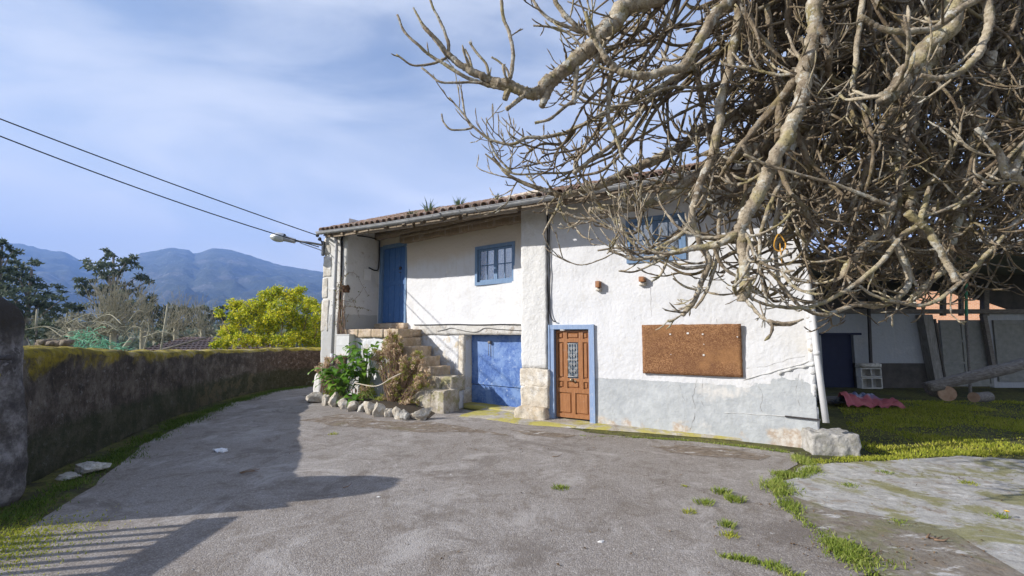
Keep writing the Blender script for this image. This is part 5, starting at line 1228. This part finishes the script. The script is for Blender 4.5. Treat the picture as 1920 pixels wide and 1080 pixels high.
# leaning trunk beam
b=MB(); b.rough((-.0,-.13,-.11),(4.6,.13,.11),.10,.035,3,4,rnd=.05); a=P(1735,727,10.2); c=P(1965,672,9.6)
d=(c-a).normalized(); rot=d.to_track_quat('X','Z').to_matrix().to_4x4()
for i,v in enumerate(b.v): b.v[i]=tuple((Matrix.Translation(a)@rot)@Vector(v))
tag(b.build('timber_beam',TIMB,None,True),'long grey timber beam propped up on the lawn, rising to the right','beam')
def log(u,v,Y,dirv,L,r,lb,mat=None,end=(.45,.25,.16)):
    a=P(u,v,Y); d=Vector(dirv).normalized(); b=MB(); pts=[a+d*L*i/8 for i in range(9)]; b.tube([p+mn.noise_vector(p*3)*.02 for p in pts],[r*(1+.12*mn.noise(p*4)) for p in pts],14,cap=False)
    o=b.build('log',mat or TIMB,None,True); tag(o,lb,'log'); o2=MB(); sd=d.orthogonal().normalized(); s2=d.cross(sd); o2.add([Vector(p)-o.location for p in [a]+[a-d*.003+(sd*math.cos(k*PI/7)+s2*math.sin(k*PI/7))*r*1.0 for k in range(14)]],[(0,k+1,(k+1)%14+1) for k in range(14)])
    e=o2.build('cut_end',W('ce',lambda:simple('fresh_cut_wood',(.30,.17,.10),(.50,.36,.26),6)),o)
log(1776,738,10.0,(.5,1,.0),.8,.16,'short thick log with a pale cut end under the raised beam'); log(1826,745,10.4,(1,.5,-.05),.7,.11,'small split log right of the thick log')
log(1700,742,11,(-1,.25,.05),.1,.10,'log stub') if False else None
b=MB(); 
for i,(x,y,L,an) in enumerate([(P(1590,747,11.5).x,11.6,1.2,.1),(P(1570,745,11.8).x,11.9,1.4,-.1)]): b.tube([(x-L/2,y,.10),(x+L/2,y+an,.12)],.075,10)
tag(b.build('old_plank_pile',TIMB,None,True),'dark old poles lying beside the house corner under the tarpaulin','wood')
b=MB(); a=P(1612,757,11.2); n=44;m=22;vs=[]
for j in range(m+1):
    for i in range(n+1):
        u=i/n;v=j/m; x=a.x-.45+1.35*u; y=a.y-.25+.75*v; z=.28*math.sin(PI*min(1,max(0,v*.95+.02)))*(1-.45*u)*(.9+.9*mn.noise(Vector((x*3,y*3,0))))+.16*abs(mn.noise(Vector((x*5,y*7,2))))
        vs.append((x,y,z))
b.add(vs,[(j*(n+1)+i,j*(n+1)+i+1,(j+1)*(n+1)+i+1,(j+1)*(n+1)+i) for j in range(m) for i in range(n)])
def tarp():
    m=Mat('faded_tarp',.5); x,y,z=m.sep(); n=m.noise(3,4); c=m.mix(m.step(m.math('ADD',y,m.math('MULTIPLY',n,.3)),.10,.2),m.mix(m.noise(6),(.35,.06,.08),(.5,.16,.16)),m.mix(m.step(m.noise(8,3),.4,.6),(.08,.10,.2),(.35,.38,.45))); m.color(c); m.bump(m.noise(6,4),.8,.05); return m.m
tag(b.build('tarpaulin',tarp(),None,True),'crumpled red and blue tarpaulin bundle on the lawn beside the house','tarpaulin')
# ================================================================== beyond the wall
random.seed(5)
EUC=foliage('eucalyptus_leaf',[(.06,.085,.06),(.12,.155,.10),(.21,.24,.15)],.6,.25,.12)
EVG=foliage('evergreen_leaf',[(.055,.075,.045),(.10,.125,.07),(.17,.19,.11)],.7,.2,.1)
OLV=foliage('grey_scrub_leaf',[(.13,.13,.09),(.22,.21,.15),(.33,.31,.22)],.8,.25,.3)
LEM=foliage('lemon_tree_leaf',[(.13,.26,.015),(.55,.58,.03),(.90,.78,.06)],.5,.5,1.6,.5)
PALE=simple('pale_bark',(.24,.22,.15),(.42,.39,.29),5,.9)
BK2=simple('grey_trunk_bark',(.14,.12,.10),(.28,.25,.21),3,.9)
def clumptree(name,label,clumps,base,Y,leafn,ls,mat,trunkr,cat='tree',group=None,limbs=True,jit=.35):
    """clumps: (u,v,ru px,rv px) seen at distance Y"""
    t=thing(name,label,cat,Matrix.Translation(base),group=group); l=MB(); s=MB()
    cs=[]
    for (u,v,ru,rv_) in clumps:
        c=P(u,v,Y+random.uniform(-1,1)*ru/F*Y*.8); rx=ru/F*Y; rz=rv_/F*Y; cs.append((c,rx,rz))
        n=int(leafn*(ru*rv_)/55)
        k=max(4,int(ru*rv_/45)); sub=[c+Vector((random.gauss(0,.5)*rx,random.gauss(0,.5)*rx,random.gauss(0,.5)*rz)) for _ in range(k)]
        for i in range(n):
            q=random.choice(sub); g=rv(); p=q+Vector((g.x*rx*jit,g.y*rx*jit,abs(g.z)*rz*jit*.9-rz*.1))*random.random()**.4
            l.leaf(p,rv()+Vector((0,0,-.3)),rv()+Vector((0,0,.6)),ls*random.uniform(.6,1.3),ls*.45)
    top=max(cs,key=lambda c:c[0].z)[0]; mid=base.lerp(top,.5)+Vector((random.uniform(-.3,.3),0,0)); tk=spline([base,mid,top-Vector((0,0,.3))],6); n=len(tk); s.tube(tk,[trunkr*(1-.8*i/n) for i in range(n)],9)
    for (c,rx,rz) in cs:
        i=min(n-2,max(1,int(n*max(.1,min(.85,(c.z-base.z)/(top.z-base.z+.01)-.22))))); a=tk[i]; s.tube(spline([a,a.lerp(c,.5)+Vector((0,0,(c-a).length*.06)),c],4),[trunkr*.34*(1-.8*j/8) for j in range(9)],6)
    wpart(s,'trunk',BK2,t,True); wpart(l,'crown',mat,t); return t
zg=lambda Y: -3.9 - (min(1,max(0,Y-60)/500)*6)
clumptree('eucalyptus_tree','tall eucalyptus with a layered domed crown rising alone before the mountains',[(213,478,17,9),(240,485,20,10),(185,492,22,9),(225,500,30,12),(262,515,18,9),(278,525,10,6),(205,515,28,11),(160,525,24,10),(178,545,28,14),(235,540,30,16),(270,560,16,10),(205,570,38,20),(150,550,14,9),(250,585,34,18),(165,490,12,5)],P(215,700,52).xy.to_3d()+Vector((0,0,-4.5)),52,60,.42,EUC,.40,group=None)
clumptree('eucalyptus_tree','wide blue green eucalyptus behind the gate pillar at the left edge',[(60,500,26,12),(30,515,34,16),(75,530,30,16),(95,548,16,9),(15,545,30,18),(55,560,40,20),(20,580,36,18),(85,575,30,16),(118,560,9,6),(-20,530,30,22),(-30,575,40,25)],P(40,700,42).xy.to_3d()+Vector((0,0,-4.3)),42,60,.36,EUC,.36)
clumptree('eucalyptus_tree','leaning eucalyptus top entering at the upper left edge above the others',[(5,455,20,9),(25,466,14,7),(8,480,14,8),(-25,470,26,20),(-10,500,20,14)],P(-30,700,38).xy.to_3d()+Vector((0,0,-4.2)),38,55,.33,EUC,.3)
BT=[(110,590,[(110,585,26,14),(135,575,20,12),(90,600,22,12)],48,'round dark evergreen between the two eucalyptus groups',EVG),
    (135,610,[(140,600,34,16),(115,615,24,12),(170,605,24,12)],36,'dense greyish rounded bush left of the bare pollard',OLV),
    (150,635,[(150,628,40,14),(110,632,26,12),(190,630,30,12)],28,'low grey scrub thicket behind the green netting',OLV),
    (285,600,[(285,575,26,16),(265,590,22,14),(300,598,20,14)],58,'dark conical evergreen right of the tall eucalyptus',EVG),
    (330,610,[(335,585,24,14),(355,590,22,14),(315,605,26,16)],56,'dark evergreen clump in the middle behind the bare shoots',EVG),
    (390,610,[(385,585,26,14),(410,592,20,12),(370,605,24,14)],60,'dark olive evergreen mass left of the yellow shrub',EVG),
    (300,640,[(300,630,34,14),(340,632,30,14)],30,'low scrubby grey green bush above the tiled roof',OLV),
    (395,640,[(400,625,26,14),(375,632,24,12)],30,'grey green bush just left of the yellow shrub',OLV),
    (60,620,[(70,610,30,16),(40,620,30,16),(95,625,24,12)],32,'dark bush beside the gate pillar',EVG),
    (450,600,[(450,590,30,16),(480,596,26,14),(520,594,30,14),(560,596,30,14)],60,'dark tree line glimpsed behind the yellow shrub',EVG)]
for u,v,cl,Y,lb,mt in BT:
    clumptree('background_tree',lb,cl,P(u,700,Y).xy.to_3d()+Vector((0,0,-4.4)),Y,34,.010*Y,mt,.16,group='trees and bushes beyond the wall')
# far woods as one mass
b=MB()
for k in range(15000):
    a=random.uniform(-70,-3); Y=random.uniform(75,330); x=math.tan(R(a))*Y
    if abs(x)>420: continue
    z=-4-min(1,(Y-60)/500)*6; hgt=(6.0+5.0*mn.noise(Vector((x*.02,Y*.02,0)))+(Y-75)*.035)
    p=Vector((x,Y,z+hgt*random.random()**.5)); l_=Y*.013
    b.leaf(p,rv(),rv()+Vector((0,-.3,.8)),l_*random.uniform(.7,1.3),l_*.6)
tag(b.build('far_woods',EVG,None),'dark woods filling the valley before the mountains','woods',kind='stuff')
# yellow lemon tree above the wall
LT=thing('lemon_tree','bright yellow green leafy shrub rising above the wall beside the house corner','shrub',Matrix.Translation(Vector((P(520,640,18.2).x,18.2,-2.2))))
l=MB(); s=MB(); base=Vector((P(520,640,18.2).x,18.2,-2.2)); YL=18.2
cl=[(430,625,20,14),(450,600,24,18),(440,575,16,12),(480,580,26,18),(460,640,30,14),(505,560,22,16),(530,585,30,20),(500,610,34,22),(550,560,24,16),(580,575,20,18),(565,610,28,22),(545,640,34,16),(590,640,24,20),(420,645,16,10),(600,600,18,24),(520,548,12,8),(560,548,14,7),(500,643,26,10),(412,590,6,8),(405,650,10,6)]
for (u,v,ru,rv_) in cl:
    c=P(u,v,YL+random.uniform(-1,1)*.5); rx=ru/F*YL; rz=rv_/F*YL
    for k in range(int(ru*rv_*.34)+8):
        g=rv(); q=c+Vector((g.x*rx,g.y*rx,g.z*rz))*random.random()**.45; e=q+(rv()+Vector((0,0,1))).normalized()*.18; s.tube([q,e],.004,3,cap=False)
        for j in range(8): l.leaf(q.lerp(e,random.random()),rv()+Vector((0,0,.3)),rv(),random.uniform(.07,.13),random.uniform(.035,.06),bend=.5)
    s.tube(spline([base,base.lerp(c,.5)+rv()*.2,c],4),[.05-.005*i for i in range(9)],6)
wpart(s,'branches',DSTEM,LT,True); wpart(l,'leaves',LEM,LT)
# pollards with pale upright shoots
def pollard(u,Y,vt,half,n,lb,seedpx=650,r=.014,wob=.25,stemv=615):
    base=P(u,seedpx,Y); base.z=-3.5; t=thing('pollard_tree',lb,'tree',Matrix.Translation(base)); s=MB(); crown=P(u,stemv,Y)
    s.tube(spline([base,base.lerp(crown,.6)+Vector((.1,0,0)),crown],5),[.17-.006*i for i in range(11)],9); wpart(s,'trunk',PALE,t,True); s=MB()
    for k in range(n):
        uu=u+random.gauss(0,half*.55); vv=vt+abs(random.gauss(0,1))*36+abs(uu-u)*.32; e=P(uu,vv,Y+random.uniform(-1.2,1.2)); st=crown+Vector((random.uniform(-.5,.5)*half/F*Y*.9,random.uniform(-.4,.4),random.uniform(-.35,.15))); m=st.lerp(e,.45)+Vector(((st.x-e.x)*-.12,0,.1))+rv()*wob*.4
        pts=spline([st,m,e],7); pts=[p+mn.noise_vector(p*2.3)*.06 for p in pts]; s.tube(pts,[max(.004,r*(1-.75*i/len(pts))) for i in range(len(pts))],5,cap=False)
        for j in range(3):
            q=pts[random.randint(5,len(pts)-2)]; s.tube([q,q+Vector((random.gauss(0,.12),random.gauss(0,.1),random.uniform(.1,.35)))],[.005,.003],4,cap=False)
    wpart(s,'shoots',PALE,t,True)
    return t
pollard(212,20,505,62,130,'large pale leafless pollard with many upright shoots left of the tiled roof')
pollard(268,21,520,40,60,'smaller bare pollard just right of the large one',r=.012)
pollard(330,23,540,40,70,'bare tree with thin pale upright shoots in the middle',r=.011); pollard(380,24,545,34,60,'thin bare tree beside the yellow shrub',r=.011)
pollard(135,19,590,40,34,'low sprawling bare tree behind the netting at the left',r=.013)
b=MB()
for k in range(34):
    a=P(random.uniform(120,300),random.uniform(600,640),random.uniform(16,19)); e=a+Vector((random.gauss(0,.8),random.gauss(0,.3),random.uniform(-.1,.35))); b.tube(spline([a,a.lerp(e,.5)+Vector((0,0,.22)),e],6),[.02,.019,.018,.017,.016,.015,.014,.013,.012,.01,.008,.006,.004],6)
tag(b.build('pruned_branches',PALE,None,True),'heap of arching pale pruned branches behind the wall','branches',kind='stuff')
def pole(u0,v0,u1,v1,Y,r,lb,mat=PALE):
    b=MB(); a=P(u0,v0,Y); c=P(u1,v1,Y); d=(a-c); a2=c-d*.6; b.tube([a,c,a2],r,8); tag(b.build('garden_pole',mat,None,True),lb,'pole')
pole(315,570,302,655,17,.035,'slanting pale pole standing before the tiled roof'); pole(279,620,270,655,17,.025,'short thin pole left of the slanting one'); pole(70,580,68,605,30,.06,'distant pale post beside the dark bush')
pole(248,634,230,656,16.5,.075,'thick pruned stub of trunk at the left of the tiled roof'); pole(390,632,303,656,16.6,.035,'long grey pole lying aslant over the tiled roof',BK2)
# green netting heap
NT=simple('green_netting',(.14,.42,.24),(.22,.55,.34),5,.6); b=MB(); 
for k in range(170):
    u=random.gauss(165,34); top=interp([(90,650),(130,640),(155,612),(180,618),(215,648),(240,652)],u); v0=random.uniform(top,656); a=P(u,v0,15.5+random.random()); e=a+Vector((random.gauss(0,.32),random.gauss(0,.2),random.uniform(-.35,.1))); b.tube(spline([a,a.lerp(e,.5)+rv()*.10,e],4),.009,4,cap=False)
tag(b.build('green_netting',NT,None,True),'heap of bright green garden netting draped behind the wall','netting')
b=MB(); 
for k in range(26): q=P(random.uniform(75,130),random.uniform(640,652),9.5+random.random()); b.rough(q-Vector((.09,.07,.05)),q+Vector((.09,.07,.05)),.05,.03,9,k,rnd=.04)
tag(b.build('rubble_heap',W('rh',lambda:stone('rubble_stone',(.14,.10,.07),(.30,.25,.20),.1,.3,9)),None,True),'low heap of brown rubble on top of the wall near the pillar','rubble')
# neighbour house with tiled roof below
NB=thing('lower_house','low house beyond the wall showing only its faded tiled roof','house',Matrix.Translation((-12.5,21,-3.6)))
ya,yb=19.0,22.5; xL,xR=P(236,650,ya).x,P(470,650,ya).x; za,zb=P(300,668,ya).z,P(300,634,yb).z
b=MB(); n=int((xR-xL)/.2); 
for i in range(n):
    x=xL+i*.2
    for r_ in range(10):
        for (t0,t1) in (((r_)/10,(r_+1.12)/10),):
            vs=[]
            for t,ra in ((t0,.088),(t1,.070)):
                y=ya+(yb-ya)*t; z=za+(zb-za)*t+(.03 if t==t0 else 0)
                for k in range(7): a=PI*k/6; vs.append((x+ra*math.cos(a)+.01*mn.noise(Vector((x,r_,0))),y,z+ra*.8*math.sin(a)))
            b.add(vs,[(k,k+1,k+8,k+7) for k in range(6)])
b.add([(xL-.1,ya-.1,za-.02),(xR,ya-.1,za-.02),(xR,yb,zb-.01),(xL-.1,yb,zb-.01)],[(0,1,2,3)])
wpart(b,'roof',TILEF,NB,True); b=MB(); b.box((xL+.1,ya+.2,-4),(xR-.1,yb-.1,za-.05)); wpart(b,'wall',W('nbw',lambda:plaster('neighbour_plaster','plain')),NB)
# ================================================================== mountains
prof=[(-2600,520),(-1500,470),(-800,500),(-300,440),(-100,452),(0,455),(30,458),(80,469),(110,472),(150,492),(190,510),(215,505),(250,476),(310,465),(345,467),(352,475),(358,476),(395,464),(430,470),(470,481),(520,497),(560,503),(605,510),(700,530),(850,560),(1100,585),(1500,580),(2200,560),(4200,590)]
Dm=2900; vs=[]; K=46; us=[]
u=-2600
while u<4200: us.append(u); u+=9 if -200<u<800 else 60
for u in us:
    v=interp(prof,u); H=P(u,v,Dm).z; x=(u-960)/F
    for k in range(K):
        if k<K-6: t=k/(K-7); Y=950+(Dm-950)*t; base=-12+(H+12)*(t**1.25)
        else: t=(k-(K-7))/6; Y=Dm+900*t; base=H*(1-t)-12*t; t=1-t
        q=Vector((x*Y*.004,Y*.004,0)); rid=(1-abs(mn.noise(q*1.1))*2)*.55+(1-abs(mn.noise(q*2.6+Vector((5,5,0))))*2)*.28+mn.noise(q*7)*.14
        vs.append((x*Y,Y,base+(rid-.35)*95*math.sin(PI*min(1,max(0,t)))*.9+ (6*mn.noise(q*9) )))
b=MB(); b.add(vs,[(i*K+k,i*K+K+k,i*K+K+k+1,i*K+k+1) for i in range(len(us)-1) for k in range(K-1)])
def mount():
    m=Mat('mountain_scrub',1); n=m.noise(.006,8,.7); f=m.noise(.03,7,.75)
    c=m.mix(m.step(f,.35,.65),(.04,.05,.03),(.08,.09,.055)); c=m.mix(m.step(n,.52,.64),c,(.15,.14,.12)); c=m.mix(m.math('MULTIPLY',m.step(f,.58,.68),m.step(n,.45,.6)),c,(.42,.40,.37)); m.color(c); m.bump(f,1,20); return m.m
me=bpy.data.meshes.new('mountains'); me.from_pydata(b.v,[],b.f); me.materials.append(mount()); me.polygons.foreach_set('use_smooth',[True]*len(me.polygons)); me.update()
if me.polygons[0].normal.z<0: me.flip_normals()
o=bpy.data.objects.new('mountains',me); C.objects.link(o); tag(o,kind='structure')
# haze
HAZE=True
if HAZE:
    b=MB(); b.box((-7500,-600,-14),(9500,3850,820)); me=bpy.data.meshes.new('haze'); me.from_pydata(b.v,[],b.f)
    hm=bpy.data.materials.new('haze'); hm.use_nodes=True; nt=hm.node_tree; nt.nodes.remove(nt.nodes['Principled BSDF']); pv=nt.nodes.new('ShaderNodeVolumePrincipled'); pv.inputs['Color'].default_value=(.27,.46,.93,1); pv.inputs['Density'].default_value=.00026; pv.inputs['Anisotropy'].default_value=.0
    nt.links.new(pv.outputs[0],nt.nodes['Material Output'].inputs['Volume']); me.materials.append(hm); o=bpy.data.objects.new('haze',me); C.objects.link(o); tag(o,kind='stuff')
# ================================================================== light
EL_=R(27); AZ=R(12)
S=Vector((-math.cos(AZ)*math.cos(EL_),-math.sin(AZ)*math.cos(EL_),math.sin(EL_)))
sl=bpy.data.lights.new('sun','SUN'); so=bpy.data.objects.new('sun',sl); C.objects.link(so); so.location=(-20,0,20); so.rotation_euler=S.to_track_quat('Z','Y').to_euler(); sl.energy=4.8; sl.angle=R(.53); sl.color=(1,.955,.89)
w=bpy.data.worlds.new('World'); sc.world=w; w.use_nodes=True; nt=w.node_tree; bg=nt.nodes['Background']; sky=nt.nodes.new('ShaderNodeTexSky'); sky.sky_type='NISHITA'; sky.sun_disc=False; sky.sun_elevation=EL_; sky.sun_rotation=math.atan2(S.x,S.y); sky.air_density=1.0; sky.dust_density=.6; sky.ozone_density=1.6
tc=nt.nodes.new('ShaderNodeTexCoord'); mp=nt.nodes.new('ShaderNodeMapping'); mp.inputs['Scale'].default_value=(1.0,1.6,3.6); mp.inputs['Rotation'].default_value=(R(12),R(24),R(20)); nt.links.new(tc.outputs['Generated'],mp.inputs[0])
nz=nt.nodes.new('ShaderNodeTexNoise'); nz.inputs['Scale'].default_value=1.7; nz.inputs['Detail'].default_value=9; nz.inputs['Roughness'].default_value=.52; nz.inputs['Distortion'].default_value=.5; nt.links.new(mp.outputs[0],nz.inputs['Vector'])
mr=nt.nodes.new('ShaderNodeMapRange'); mr.interpolation_type='SMOOTHSTEP'; nt.links.new(nz.outputs['Fac'],mr.inputs[0]); mr.inputs[1].default_value=.36; mr.inputs[2].default_value=.72; mr.inputs[3].default_value=.16; mr.inputs[4].default_value=.72
sx=nt.nodes.new('ShaderNodeSeparateXYZ'); nt.links.new(tc.outputs['Generated'],sx.inputs[0]); m2=nt.nodes.new('ShaderNodeMapRange'); nt.links.new(sx.outputs[2],m2.inputs[0]); m2.inputs[1].default_value=.0; m2.inputs[2].default_value=.45; m2.inputs[3].default_value=1; m2.inputs[4].default_value=0
ad=nt.nodes.new('ShaderNodeMath'); ad.operation='ADD'; ad.use_clamp=True; nt.links.new(mr.outputs[0],ad.inputs[0]); nt.links.new(m2.outputs[0],ad.inputs[1])
mx=nt.nodes.new('ShaderNodeMix'); mx.data_type='RGBA'; nt.links.new(ad.outputs[0],mx.inputs[0]); nt.links.new(sky.outputs[0],mx.inputs[6]); mx.inputs[7].default_value=(6.5,6.7,7.1,1)
nt.links.new(mx.outputs[2],bg.inputs[0]); bg.inputs[1].default_value=.082
sc.view_settings.view_transform='Standard'; sc.view_settings.look='None'; sc.view_settings.exposure=.92; sc.view_settings.gamma=1
sc.cycles.volume_bounces=1; sc.cycles.max_bounces=8
